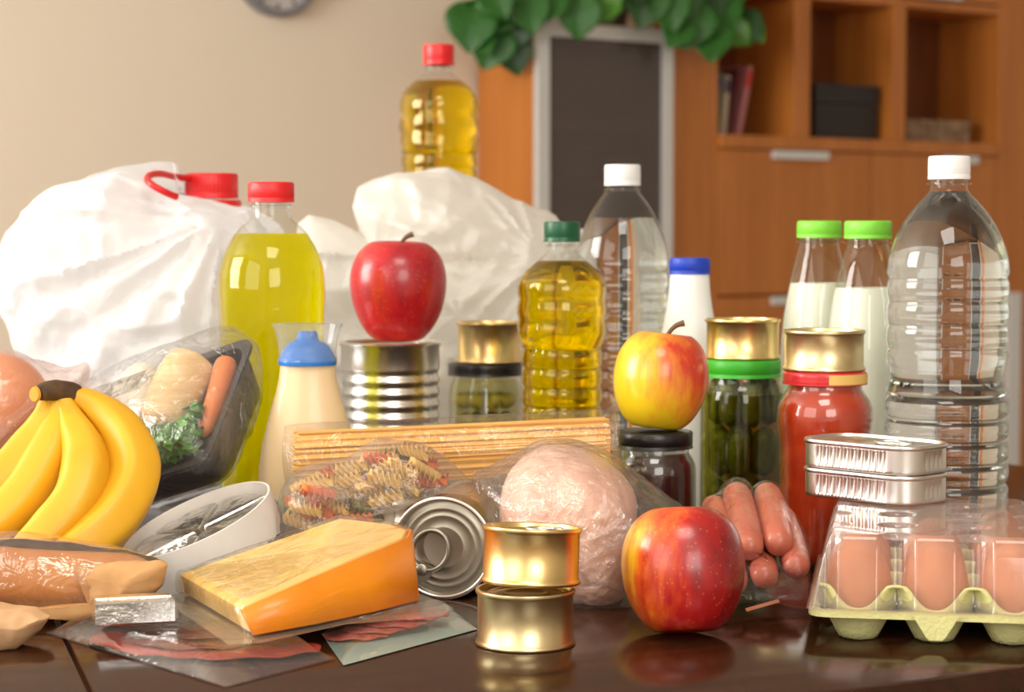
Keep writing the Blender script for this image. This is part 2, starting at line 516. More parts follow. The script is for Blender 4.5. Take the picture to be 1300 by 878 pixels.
# open bookcase with drawers
bc = thing('bookcase', 'wide orange-brown bookcase with open compartments above two rows of drawers', 'bookcase', room(s_r, 0, 0))
b0 = s_r + 0.003
b1 = SZ(1345, 100)[0]
zc1 = SZ(1100, 177)[1]; zc0 = SZ(1100, 193)[1]       # counter slab
zu0 = SZ(1140, 8)[1]                                 # bottom of the shelf above the compartments
ZB = 2.05
cpart('side_panel', bc, M['cab'], (b0, b0 + 0.02, 0, DEPTH, 0.0, ZB))
d1a, d1b = SZ(1008, 90)[0], SZ(1029, 90)[0]
d2a, d2b = SZ(1134, 90)[0], SZ(1150, 90)[0]
d3a = SZ(1268, 90)[0]
cpart('divider', bc, M['cab'], (d1a, d1b, 0, DEPTH, zc1, zu0))
cpart('divider', bc, M['cab'], (d2a, d2b, 0, DEPTH, zc1, zu0))
cpart('side_panel', bc, M['cab'], (d3a, b1, 0, DEPTH, 0.0, ZB))
cpart('counter', bc, M['cab'], (b0 + 0.02, d3a, -0.012, DEPTH, zc0, zc1))
cpart('upper_shelf', bc, M['cab'], (b0 + 0.02, d3a, 0, DEPTH, zu0, zu0 + 0.025))
cpart('back_panel', bc, M['cabdark'], (b0 + 0.02, d3a, DEPTH - 0.008, DEPTH + 0.004, 0.05, ZB))
cpart('top_panel', bc, M['cab'], (b0 + 0.02, d3a, 0, DEPTH, ZB - 0.025, ZB))
dm = SZ(1105, 300)[0]
zr1 = SZ(1000, 374)[1]
def drawer(sa, sb, za, zb, hpx=None):
    d = cpart('drawer', bc, M['cab'], (sa + .003, sb - .003, -0.004, 0.018, za + .003, zb - .003))
    if hpx:
        ha, hb = SZ(hpx[0], 200)[0], SZ(hpx[1], 200)[0]
        h = MB().rbox(ha, hb, -0.022, -0.004, zb - 0.026, zb - 0.004)
        o = obj('handle', h, M['alu'], d, ang=30)
        o.location = -bc.location
    return d
drawer(b0 + 0.02, dm, zr1, zc0, (978, 1046))
drawer(dm, d3a, zr1, zc0, (1196, 1236))
drawer(b0 + 0.02, dm, 0.42, zr1, (978, 1046))
s_gl = d3a
drawer(dm, s_gl, 0.42, zr1, (1170, 1215))
drawer(b0 + 0.02, dm, 0.06, 0.42)
drawer(dm, s_gl, 0.06, 0.42)
gd = cpart('door_frame', bc, M['alu'], (SZ(1274, 400)[0], SZ(1290, 400)[0], -0.022, 0.0, 0.08, SZ(1282, 371)[1]))
# upper drawers above the compartments
zu2 = zu0 + 0.025 + 0.26
cpart('flap_door', bc, M['cab'], (b0 + 0.02, d2a, -0.004, 0.018, zu0 + 0.028, zu2))
fl = cpart('flap_door', bc, M['cab'], (d2a + .004, d3a, -0.004, 0.018, zu0 + 0.028, zu2))
ha, hb = SZ(1155, 2)[0], SZ(1215, 2)[0]
o = obj('handle', MB().rbox(ha, hb, -0.024, -0.004, zu0 + 0.03, zu0 + 0.05), M['alu'], fl, ang=30); o.location = -bc.location

# things on the bookcase
def book(px0, w, h, lean, colr, label, spine, t=0.05):
    s = SZ(px0, 160, t)[0]
    b = thing('book', label, 'book', room(s, t, zc1), rot=(0, 0, TH), group='books in the bookcase')
    m = Matrix.Rotation(lean, 4, 'Y')
    obj('cover', MB().box((0, 0, 0.0), (w, 0.14, h)).xf(m), plain('book_cloth', colr, 0.6), b, ang=30)
    obj('pages', MB().box((0.003, 0.004, h - .002), (w - .003, 0.136, h + .0015)).xf(m), plain('book_pages', (225, 215, 195), 0.8), b, ang=30)
    obj('spine_label', MB().box((0.002, -0.001, h * .72), (w - .002, 0.0005, h * .95)).xf(m), plain('book_spine_band', spine, 0.6), b, ang=30)
bz = SZ(930, 80, 0.05)[1] - zc1
book(905.5, 0.019, bz * 0.86, R(5), (92, 104, 70), 'muted green book standing beside the cabinet side', (60, 62, 110))
book(915.5, 0.017, bz * 0.83, R(6), (196, 182, 160), 'pale cream book with dark blue band beside a green book', (44, 44, 96))
book(925, 0.018, bz * 0.95, R(11), (98, 34, 40), 'dark red book leaning against the pale cream book', (110, 30, 34))
book(934.5, 0.018, bz * 1.0, R(13), (188, 120, 122), 'faded pink book with red spine top leaning in the bookcase', (206, 40, 34))
sa, sb = SZ(1036, 130, 0.03)[0], SZ(1118, 130, 0.03)[0]
zt = SZ(1070, 107, 0.03)[1]
ch = thing('storage_box', 'black lidded box inside the middle bookcase compartment', 'box', room((sa + sb) / 2, 0.10, zc1), rot=(0, 0, TH))
w2 = (sb - sa) / 2 - 0.002
M['blackbox'] = plain('black_leatherette', (34, 29, 28), 0.55, bmp=0.3, bscale=150)
obj('body', MB().box((-w2 + .003, -0.062, 0), (w2 - .003, 0.075, (zt - zc1) * 0.66)), M['blackbox'], ch, ang=30)
obj('lid', MB().box((-w2, -0.066, (zt - zc1) * 0.67), (w2, 0.079, zt - zc1)), M['blackbox'], ch, ang=30)
sa, sb = SZ(1150, 160, 0.04)[0], SZ(1230, 160, 0.04)[0]
zt = SZ(1180, 152, 0.04)[1]
st = thing('decorated_box', 'low beige patterned box lying in the right bookcase compartment', 'box', room((sa + sb) / 2 + .006, 0.10, zc1), rot=(0, 0, TH))
w2 = (sb - sa) / 2
M['pattern'] = plain('mottled_pattern_card', (176, 146, 112), 0.7, c2=(96, 72, 54), vscale=45)
obj('body', MB().box((-w2, -0.058, 0), (w2, 0.06, (zt - zc1) * 0.62)), M['pattern'], st, ang=30)
obj('lid', MB().box((-w2 - .002, -0.06, (zt - zc1) * 0.63), (w2 + .002, 0.062, zt - zc1)), M['pattern'], st, ang=30)

# trailing plant on the cabinet
pl_loc = room(SZ(800, 20)[0], 0.125, z_top)
plant = thing('potted_pothos', 'trailing green potted plant with heart-shaped leaves on top of the cabinet', 'plant', pl_loc)
pot_m = plain('dark_brown_pot', (58, 38, 26), 0.5)
obj('pot', MB().lathe([(0, 0), (0.06, 0), (0.065, 0.004), (0.088, 0.13), (0.093, 0.132), (0.093, 0.15), (0.085, 0.15), (0.08, 0.12), (0, 0.12)], 40), pot_m, plant)
obj('soil', MB().lathe([(0, 0.128), (0.03, 0.13), (0.081, 0.124), (0.078, 0.118), (0, 0.118)], 32), plain('soil', (50, 34, 24), 0.95, bmp=1, bscale=120), plant)
def leaf_mb(sz):
    m = MB(); n = 14
    def fn(u, v):
        y = v
        w = 0.62 * math.sin(math.pi * min(1, y ** 0.72)) ** 0.85 * (1 - 0.25 * y) if 0 < y < 1 else 0.0
        x = (u - 0.5) * 2 * w
        lobe = 0.16 * (abs(u - 0.5) * 2) ** 1.2 * max(0, 1 - y * 2.2)
        z = -0.22 * (y - 0.35) ** 2 + 0.16 * abs(x) + 0.02 * math.sin(9 * y) * abs(x)
        return Vector((x * sz, (y - lobe) * sz, z * sz))
    m.grid(10, n, fn)
    return m
lm1 = plain('glossy_green_leaf', (44, 112, 30), 0.35, c2=(24, 74, 20), vscale=14)
lm2 = plain('light_green_leaf', (92, 152, 44), 0.35, c2=(42, 104, 28), vscale=16)
lm3 = plain('dark_green_leaf', (30, 84, 26), 0.38, c2=(16, 54, 16), vscale=14)
leaves = []
for k in range(3):
    mb_ = leaf_mb(1.0)
    o = obj('leaf', mb_, (lm1, lm2, lm3)[k], plant)
    sol = o.modifiers.new('thickness', 'SOLIDIFY'); sol.thickness = 0.006
    leaves.append(o)
first = [True] * 3
# (px, py of leaf base, size in px, roll in the picture, material, depth in front of the cabinet)
LV = [(600, 8, 62, 185, 0, .02), (632, 38, 56, 200, 0, .02), (648, 50, 48, 168, 2, .03), (640, 0, 58, 215, 0, .01), (668, -6, 52, 170, 0, -.03),
      (622, -12, 44, 150, 0, -.02), (700, -14, 52, 200, 0, -.05), (736, -2, 54, 182, 0, -.08), (762, -12, 44, 160, 1, -.08), (772, -4, 38, 195, 1, -.09),
      (715, -30, 46, 175, 2, -.04), (690, -34, 44, 190, 0, -.02), (752, -38, 40, 200, 2, -.04), (826, -18, 58, 195, 0, -.07), (846, -8, 52, 170, 0, -.09), (866, -16, 54, 188, 0, -.07),
      (884, 8, 60, 196, 0, -.10), (902, 30, 56, 182, 0, -.10), (912, 2, 48, 160, 0, -.09), (938, 20, 44, 150, 2, -.10), (926, 34, 36, 130, 1, -.11), (900, -22, 50, 170, 2, -.07), (926, -20, 46, 200, 0, -.08), (868, 26, 44, 210, 0, -.1), (950, 34, 30, 140, 1, -.11), (806, -34, 44, 180, 2, -.06), (658, 24, 42, 190, 2, .0), (608, 44, 34, 160, 0, .02)]
for (px, py, sz, roll, k, dt) in LV:
    t = dt - 0.02
    s, z = SZ(px, py, t)
    p = room(s, t, z)
    dist = p.y
    size = sz * dist / F * 0.98
    a = R(roll)
    along = Vector((math.sin(a), 0, math.cos(a)))          # direction in the picture plane
    toward = Vector((0.05, -1, 0.15)).normalized()
    along = (along + toward * random.uniform(0.05, 0.5)).normalized()
    side = along.cross(toward).normalized()
    nrm = side.cross(along)
    o = leaves[k] if first[k] else copy_part(leaves[k], plant)
    first[k] = False
    mt = frame(p - pl_loc, side * size, along * size, nrm * size)
    o.matrix_local = mt
    if sz > 40 and abs(px - 800) < 400:
        st_pts = spline([p - pl_loc, (p - pl_loc) * 0.5 + Vector((0, 0, 0.10)), Vector((random.uniform(-.04, .04), random.uniform(-.03, .03), 0.128))], 10)
        obj('stem', MB().tube(st_pts, 0.0025, 6), lm2, plant)

# wall clock
cs, cz = SZ(353, -38, T_B - 0.02)
clk = thing('wall_clock', 'round grey wall clock hanging on the cream wall', 'clock', room(cs, T_B, cz))
rc = 58 * room(cs, T_B, cz).y / F
mc = Matrix.Rotation(TH, 4, 'Z') @ Matrix.Rotation(R(90), 4, 'X')
obj('rim', MB().lathe([(rc * .86, 0.0), (rc, 0.0), (rc, 0.028), (rc * .97, 0.036), (rc * .9, 0.036), (rc * .86, 0.026)], 64).xf(mc), plain('grey_clock_rim', (128, 130, 136), 0.4, 0.3), clk)
fo = obj('face', MB().lathe([(0, 0.0), (rc * .88, 0.0), (rc * .88, 0.018), (0, 0.018)], 64).xf(mc), plain('pale_clock_face', (196, 192, 190), 0.5), clk)
for k in range(12):
    a = k * math.pi / 6
    obj('hour_mark', MB().box((rc * .72, -.003, 0.018), (rc * .82, .003, 0.02)).xf(mc @ Matrix.Rotation(a, 4, 'Z')), plain('dark_mark', (50, 48, 48), 0.5) if k == 0 else bpy.data.materials['dark_mark'], fo, ang=30)
for a, l in ((R(60), .5), (R(140), .7)):
    obj('clock_hand', MB().box((-.01, -.003, 0.021), (rc * l, .003, 0.023)).xf(mc @ Matrix.Rotation(a, 4, 'Z')), bpy.data.materials['dark_mark'], fo, ang=30)

# ------------------------------------------------------------ the table
TC = Vector((-0.128, 1.9, 0)); TR = 0.80
ta = Vector((0.954, 0.299, 0)).normalized(); tb = Vector((-ta.y, ta.x, 0))
tab = thing('dining_table', 'round dark brown polished wooden table carrying the groceries', 'table', (TC.x, TC.y, 0), rot=(0, 0, math.atan2(ta.y, ta.x)))
def board(a0, a1):
    pts = []
    n = 160
    for i in range(n):
        an = 2 * math.pi * i / n
        x, y = TR * math.cos(an), TR * math.sin(an)
        if a0 - 1e-6 <= x <= a1 + 1e-6: pts.append((x, y))
    for a in (a0, a1):
        if abs(a) < TR:
            y = math.sqrt(TR * TR - a * a); pts += [(a, y), (a, -y)]
    cx = sum(p[0] for p in pts) / len(pts)
    pts.sort(key=lambda p: math.atan2(p[1], p[0] - cx))
    rings = []
    for z, k in ((T - 0.030, 0.006), (T - 0.024, 0.0), (T - 0.004, 0.0), (T - 0.0012, 0.0012), (T, 0.004)):
        ring = []
        for (x, y) in pts:
            rr = math.hypot(x, y)
            f = (rr - k) / rr if rr > TR - 1e-4 else 1.0
            xx = x * f
            e = min(k, 0.0012)
            if abs(x - a0) < 1e-6: xx += e
            if abs(x - a1) < 1e-6: xx -= e
            ring.append(Vector((xx, y * f, z)))
        rings.append(ring)
    return MB().loft(rings)
for a0, a1 in ((-TR, -0.3318), (-0.3305, 0.3305), (0.3318, TR)):
    obj('board', board(a0, a1), M['table'], tab, ang=25)
obj('apron', MB().lathe([(0.60, T - 0.11), (0.62, T - 0.11), (0.62, T - 0.03), (0.60, T - 0.03), (0.60, T - 0.11)], 64), M['table'], tab, ang=30)
for i in range(4):
    a = R(45 + 90 * i)
    x, y = 0.585 * math.cos(a), 0.585 * math.sin(a)
    obj('leg', MB().lathe([(0, 0), (0.022, 0), (0.024, 0.01), (0.030, 0.45), (0.034, T - 0.12), (0.034, T - 0.03), (0, T - 0.03)], 24).xf(Matrix.Translation((x, y, 0))), M['table'], tab, ang=30)

# ------------------------------------------------------------ bottles, jars and tins
def on_table(px, d):
    x = GZ(px, 290 + 689.0 / d, 0).x
    return Vector((x * d / GZ(px, 290 + 689.0 / d, 0).y, d, T))
def zat(py, d):                # height above the table of a pixel row at depth d
    return W(650, py, d).z - T
def pp(rows, d):               # (half width px, row) -> (radius, height)
    return [(hw * d / F, zat(py, d)) for hw, py in rows]
def inset(prof, e):
    return [(max(0.0, r - e), z) for r, z in prof]
def cap_mb(r, z0, z1, ribs=60, amp=0.02, ch=0.0015):
    m = MB()
    def mod(a, z, rr):
        return 1 - amp * (0.5 + 0.5 * math.cos(a * ribs)) if z0 + 0.002 < z < z1 - 0.002 else 1.0
    h = z1 - z0
    m.lathe([(r * .86, z0), (r * 1.0, z0 + .0003), (r, z0 + h * .16), (r * .985, z0 + h * .2), (r * .985, z0 + h * .24), (r, z0 + h * .27), (r * .995, z0 + h * .6), (r * .99, z1 - ch * 1.2), (r * .955, z1 - .0003), (r * .9, z1), (0, z1)], max(96, ribs * 4) if ribs else 64, mod=mod)
    return m
def ribbed(prof, z0, z1, pitch, amp, n=None):
    """insert ring ribs between heights z0 (low) and z1 into a profile listed from the top down"""
    def rad(z):
        for (ra, za), (rb, zb) in zip(prof, prof[1:]):
            if zb <= z <= za: return rb + (ra - rb) * (z - zb) / max(1e-9, za - zb)
        return prof[-1][0]
    out = [p for p in prof if p[1] > z1]
    k = int((z1 - z0) / (pitch / 8))
    for i in range(k + 1):
        z = z1 + (z0 - z1) * i / k
        ph = ((z1 - z) / pitch) % 1.0
        out.append((rad(z) - amp * (math.cos(2 * math.pi * ph) * .5 + .5) ** 4, z))
    return out + [p for p in prof if p[1] < z0]
def fill_prof(prof, level, e=0.0007):
    """closed liquid profile under a level, from an outer profile listed top down"""
    pts = [(max(0.0, r - e), z) for r, z in prof]
    out = []
    for i, (r, z) in enumerate(pts):
        if z <= level:
            if not out and i > 0:
                r0, z0 = pts[i - 1]
                f = (level - z) / max(1e-9, z0 - z)
                rl = r + (r0 - r) * f
                out += [(0, level), (rl * .93, level), (rl, level + 0.0006)]
            out.append((r, z + (0.001 if z < 0.002 else 0)))
    return out

def bottle(px, d, rows, cap_rows, cap_hw, level, label, cat, capm, liq, name, ribs=None, base=None, group=None, capribs=60, seg=72, liqname='liquid', loc=None, mod=None, z0=0.0, shell='pet', bead=True):
    L = loc if loc is not None else on_table(px, d)
    b = thing(name, label, cat, L, group=group)
    prof = [(r, z - z0) for r, z in pp(rows, d)]
    Rb = prof[-1][0]
    prof = prof + [(Rb, 0.012), (Rb * .985, 0.006), (Rb * .93, 0.0018), (Rb * .84, 0.0), (Rb * .6, 0.0015), (Rb * .3, 0.006), (0.0, 0.008)]
    if ribs:
        for (a, c, pitch, amp) in ribs:
            prof = ribbed(prof, zat(c, d) - z0 if c else 0.02, zat(a, d) - z0, pitch, amp)
    obj('bottle_wall', MB().lathe(prof, seg, mod=mod), M[shell], b, ang=60)
    if liq is not None:
        f = fill_prof(prof, zat(level, d) - z0)
        f = [(r, max(z, .0012)) for r, z in f]
        obj(liqname, MB().lathe(f, seg, mod=mod), M[liq], b, ang=60)
    c0, c1 = zat(cap_rows[1], d) - z0, zat(cap_rows[0], d) - z0
    c = obj('cap', cap_mb(cap_hw * d / F, c0, c1, capribs), M[capm], b, ang=50)
    if bead:
        rn = prof[0][0]
        obj('neck_ring', MB().lathe([(rn * 1.0, c0 - .0045), (rn * 1.22, c0 - .004), (rn * 1.22, c0 - .0028), (rn * 1.0, c0 - .002)], 48), M[shell], b, ang=50)
    return b

# big water bottle beside the eggs
WD = 1.635
rows_w = [(23, 222), (23, 240), (26, 245), (37, 256), (48, 269), (58, 284), (66, 300), (72, 316), (75.5, 331), (77, 346), (77.5, 440), (76.5, 452), (71.5, 470), (71.5, 480), (77, 497), (78.5, 510), (78.5, 700)]
bottle(1199, WD, rows_w, (198, 228), 26.5, 244, 'tall clear ribbed water bottle with white cap behind the egg carton', 'bottle', 'white_cap', 'water', 'water_bottle',
       ribs=[(352, 448, 0.0185, 0.0018), (500, 690, 0.0175, 0.0024)], liqname='water')
BD = 1.94
rows_w2 = [(19, 226), (19, 240), (22, 244), (30, 254), (39, 268), (47, 284), (53, 300), (57, 318), (58.5, 334), (59, 350), (59, 610)]
bottle(789, BD, rows_w2, (209, 236), 23, 277, 'clear water bottle with white cap standing behind the golden oil bottle', 'bottle', 'white_cap', 'water', 'water_bottle',
       ribs=[(345, 600, 0.0185, 0.0018)], liqname='water')
# golden oil bottles
OD = 1.79
rows_o = [(17, 300), (17, 317), (20, 321), (33, 333), (45, 343), (53, 353), (56.5, 363), (56.5, 372), (54.5, 379), (56.5, 388), (57, 397), (54.5, 405), (56.5, 413), (56, 422), (52.5, 433), (51.5, 440), (51.5, 640)]
def wavy(a, z, r):
    k = 1 + 0.012 * math.cos(4 * a)
    if 0.14 < z < 0.205: k += 0.016 * math.sin(3 * a + z * 160) * math.sin((z - .14) / .065 * math.pi)
    return k
bottle(713, OD, rows_o, (281, 307), 23.5, 332, 'golden cooking oil bottle with dark green cap standing before the water bottle', 'bottle', 'green_cap', 'oil', 'oil_bottle',
       ribs=[(442, 630, 0.0165, 0.0016)], liqname='oil', mod=wavy, capribs=0)
# the same kind of bottle, with a red cap, on a box behind the bag
QD = 2.42
QZ = 0.195
rows_q = [(15, 77), (15, 90), (18, 94), (30, 103), (40, 112), (47, 122), (49, 131), (49.5, 140), (47.5, 147), (49.5, 155), (49.5, 164), (47.5, 171), (49, 178), (47.5, 188), (47, 195), (47, 300)]
qx = on_table(557, QD)
bottle(557, QD, rows_q, (57, 83), 20, 104, 'golden cooking oil bottle with red cap rising behind the crumpled white bag', 'bottle', 'red_cap', 'oil', 'oil_bottle',
       ribs=[(196, 300, 0.0165, 0.0016)], liqname='oil', mod=lambda a, z, r: 1 + 0.012 * math.cos(4 * a) + (0.016 * math.sin(3 * a + z * 160) if 0.15 < z < 0.215 else 0), capribs=0,
       loc=Vector((W(557, 140, QD).x, QD, T + QZ)), z0=QZ)
cb = thing('cardboard_box', 'brown cardboard box under the red-capped oil bottle behind the white bag', 'box', (W(557, 140, QD).x, QD, T), rot=(0, 0, R(8)))
cbm = plain('corrugated_card', (176, 132, 88), 0.8, var=0.15)
obj('body', MB().box((-0.085, -0.065, 0), (0.085, 0.075, QZ - 0.003)), cbm, cb, ang=30)
obj('flap', MB().box((-0.085, -0.065, QZ - 0.003), (-0.001, 0.075, QZ)), cbm, cb, ang=30)
obj('flap', MB().box((0.001, -0.065, QZ - 0.003), (0.085, 0.075, QZ)), cbm, cb, ang=30)
# lemon drink
LD = 1.73
M['lemon'] = liquid('lemon_drink', (252, 246, 12), 1.34, 0.06, milky=0.45)
rows_l = [(25, 250), (25, 274), (27, 279), (38, 288), (47, 298), (55, 311), (61.5, 325), (65.5, 339), (67.5, 354), (68, 372), (66.5, 400), (66.5, 640)]
bottle(347, LD, rows_l, (231, 257), 29.5, 297, 'large lime-yellow drink bottle with red cap between the white bags', 'bottle', 'red_cap', 'lemon', 'drink_bottle', liqname='drink')
# milk bottles
for (px, d, rws, cr, chw, lv, lab) in (
    (1037, 1.83, [(24, 296), (24, 309), (26, 316), (30, 332), (35, 351), (40, 374), (44.5, 400), (47.5, 430), (49, 460), (49, 620)], (280, 302), 28.5, 360, 'milk bottle with lime green cap standing behind the tomato sauce jar'),
    (1098, 1.75, [(25, 296), (25, 310), (28, 318), (32.5, 334), (38, 354), (43.5, 378), (48, 405), (51, 432), (52, 460), (52, 640)], (280, 303), 30, 366, 'milk bottle with lime green cap standing beside the tall water bottle')):
    bottle(px, d, rws, cr, chw, lv, lab, 'bottle', 'lime_cap', 'milk', 'milk_bottle', liqname='milk', group='milk bottles with lime green caps', shell='glass')
# opaque white bottle, blue cap
wb = thing('plastic_bottle', 'opaque white bottle with blue cap behind the pickle jar', 'bottle', on_table(874, 1.86))
pr = pp([(24, 346), (25, 352), (26, 368), (28.5, 388), (33, 412), (40, 445), (45, 475), (47, 510), (47, 620)], 1.86)
pr = [(0, pr[0][1])] + pr + [(pr[-1][0], 0.006), (pr[-1][0] * .93, 0), (0, 0)]
obj('bottle_wall', MB().lathe(pr, 56), M['milk_plastic'], wb, ang=60)
obj('cap', cap_mb(26 * 1.86 / F, zat(348, 1.86), zat(327, 1.86), 50), M['blue_cap'], wb, ang=50)
# squeezy bottle of mayonnaise
MD = 1.6
mz = thing('sauce_bottle', 'cream squeeze bottle with blue cap under a clear flared cover', 'bottle', on_table(392, MD))
M['mayo'] = plain('cream_sauce_plastic', (226, 198, 154), 0.35, coat=0.2)
pr = pp([(35, 463), (35.5, 470), (37, 482), (41, 498), (47, 518), (53, 540), (59, 565), (63, 595), (64, 630), (62, 690)], MD)
pr = [(0, pr[0][1])] + pr + [(pr[-1][0] * .98, 0.005), (pr[-1][0] * .9, 0), (0, 0)]
obj('bottle_body', MB().lathe(pr, 56, 1.0, 0.62), M['mayo'], mz, ang=60)
M['sky_cap'] = plain('bright_blue_cap', (24, 116, 200), 0.35)
cpz = pp([(36.5, 463), (37, 460), (37, 455), (35, 453), (33, 448), (29, 441), (23, 435), (14, 431), (13, 424), (12, 420), (0, 420)], MD)
obj('cap', MB().lathe([(0, cpz[0][1])] + cpz, 48, 1.0, 0.75), M['sky_cap'], mz, ang=60)
M['cover'] = film('clear_cover_plastic', (246, 248, 250), 0.06, 0.7, 0.05, haze=0.16)
cvz = pp([(37.5, 458), (36.5, 445), (38, 432), (41, 420), (45, 411), (44, 411), (40, 421), (37, 433), (35.5, 446), (0.0, 411.01)][:5], MD)
obj('clear_cover', MB().lathe(cvz + [(cvz[-1][0] - .0008, cvz[-1][1] + .0004), (0.004, cvz[-1][1] - .001), (0, cvz[-1][1] - .001)], 48, 1.0, 0.78), M['cover'], mz, ang=40)

# ---- small round tins
def ring_pull(parent, m4, sc_=1.0, mat='steel', ang=0.0):
    tabm = MB()
    pts = [Vector((0.010 * math.cos(a) * 1.15 + 0.012, 0.010 * math.sin(a), 0.0016)) * sc_ for a in [2 * math.pi * i / 28 for i in range(28)]]
    tabm.tube(pts, 0.0014 * sc_, 8, closed=True)
    out = [(0.0, -0.0065), (0.004, -0.0065), (0.004, 0.0065), (0.0, 0.0065), (-0.005, 0.005), (-0.0075, 0.0), (-0.005, -0.005)]
    tabm.prism([(x * sc_, y * sc_) for x, y in out], 0.0008 * sc_, 0.0026 * sc_)
    t = obj('pull_tab', tabm.xf(m4 @ Matrix.Rotation(ang, 4, 'Z')), M[mat], parent, ang=50)
    rv = MB().lathe([(0.0034, 0.0), (0.0034, 0.003), (0.0026, 0.0036), (0, 0.0036)], 20)
    rv.v = [p * sc_ for p in rv.v]
    obj('rivet', rv.xf(m4), M[mat], t, ang=50)
def tin(loc, r, h, label, mat, rot=None, group='small round gold tins', tab=False, name='food_tin'):
    t = thing(name, label, 'tin', loc, rot=rot, group=group)
    body = [(r - .003, 0.0015), (r - .002, 0.0), (r - .0006, 0.0), (r + .0007, .0008), (r + .0009, .0018), (r + .0004, .003), (r - .0006, .0042), (r - .0006, h - .0042), (r + .0004, h - .003), (r + .0009, h - .0018), (r + .0006, h - .0005), (r - .0004, h), (r - .0016, h - .0004), (r - .0022, h - .0035)]
    obj('tin_body', MB().lathe([(0, 0.0015), (r * .7, 0.0015)] + body, 96), M[mat], t, ang=50)
    lid = [(r - .0021, h - .0036), (r - .006, h - .0036), (r - .0068, h - .0028), (r - .0085, h - .0028), (r - .0095, h - .0036), (r * .5, h - .0036), (r * .47, h - .0031), (r * .42, h - .0031), (r * .4, h - .0036), (0, h - .0036)]
    obj('lid', MB().lathe(lid, 72), M[mat], t, ang=60)
    if tab:
        ring_pull(t, Matrix.Translation((r * .55, -r * .1, h - .0034)), 0.9, 'steel', ang=R(170))
    return t
rt = 62.3 * 1.30 / F
L1 = GZ(667, 817, 0)
h1 = 0.0365
tin(L1, rt, h1, 'pale gold tin on the table, lower one of the front pair', 'palegold')
L2 = L1 + Vector((0.0032, 0.0, h1 + 0.0028))
tin(L2, rt, 0.0365, 'bright gold tin tilted on top of another beside the apple', 'gold', rot=(R(-4.0), R(2.0), 0), tab=True)

# ---- jars
def jar(px, d, rows, lid_rows, lid_hw, label, name, lidm, lidribs=0, seg=72):
    j = thing(name, label, 'jar', on_table(px, d))
    prof = pp(rows, d)
    Rb = prof[-1][0]
    prof = prof + [(Rb, 0.010), (Rb * .97, 0.004), (Rb * .9, 0.0), (Rb * .7, 0.001), (0, 0.003)]
    obj('glass_wall', MB().lathe(prof, seg), M['glass'], j, ang=60)
    obj('lid', cap_mb(lid_hw * d / F, zat(lid_rows[1], d), zat(lid_rows[0], d), lidribs, 0.012), lidm, j, ang=50)
    return j, prof
# tomato sauce
TD = 1.61
lid_red = plain('red_and_cream_jar_lid', (206, 40, 46), 0.35, coat=0.3)
j, prof = jar(1045, TD, [(47, 480), (47, 493), (51, 499), (57, 507), (60.5, 517), (61, 530), (60, 544), (58, 556), (57, 570), (57, 690)], (470, 487), 53.5, 'jar of orange-red tomato sauce with red and cream lid', 'sauce_jar', lid_red)
M['tomato'] = plain('tomato_sauce', (206, 62, 18), 0.3, c2=(180, 44, 12), vscale=60, coat=0.5)
obj('sauce', MB().lathe([(r, max(.003, z)) for r, z in fill_prof(prof, zat(489, TD), 0.0012)], 64), M['tomato'], j, ang=60)
band = MB()
for k in range(2):
    pass
rl = 53.7 * TD / F
ring_lo, ring_hi = zat(485, TD), zat(472.5, TD)
pts0, pts1 = [], []
for i in range(22):
    a = R(-93 + i * 80 / 21)
    pts0.append((rl * 1.004 * math.cos(a), rl * 1.004 * math.sin(a), ring_lo)); pts1.append((rl * 1.004 * math.cos(a), rl * 1.004 * math.sin(a), ring_hi))
band.add(pts0 + pts1, [(i, i + 1, 22 + i + 1, 22 + i) for i in range(21)])
obj('lid_label', band, plain('cream_label_print', (232, 190, 104), 0.5), j)
tin(on_table(1044, TD) + Vector((0, 0, zat(470, TD))), 50.8 * TD / F, zat(418, TD) - zat(470, TD), 'gold tin standing on the lid of the tomato sauce jar', 'palegold')
# pickles
PD = 1.745
j, prof = jar(941, PD, [(46, 470), (46, 484), (50, 490), (53, 498), (54, 510), (54, 660)], (455, 478), 49.5, 'tall jar of green pickled cucumbers with bright green lid', 'pickle_jar', plain('bright_green_lid', (62, 178, 44), 0.4))
M['brine'] = film('green_brine', (206, 206, 128), 0.02, 0.1, 0.05)
obj('brine', MB().lathe([(r, max(.003, z)) for r, z in fill_prof(prof, zat(500, PD), 0.0015)], 56), M['brine'], j, ang=60)
tin(on_table(941, PD) + Vector((0, 0, zat(455, PD))), 46.8 * PD / F, zat(404, PD) - zat(455, PD), 'gold tin standing on the bright green jar lid', 'gold')
JL = on_table(941, PD)
M['pickle'] = plain('pickled_cucumber_skin', (108, 106, 36), 0.35, c2=(78, 82, 28), vscale=80, bmp=0.6, bscale=220)
proto = None
Rj = 54 * PD / F - 0.003
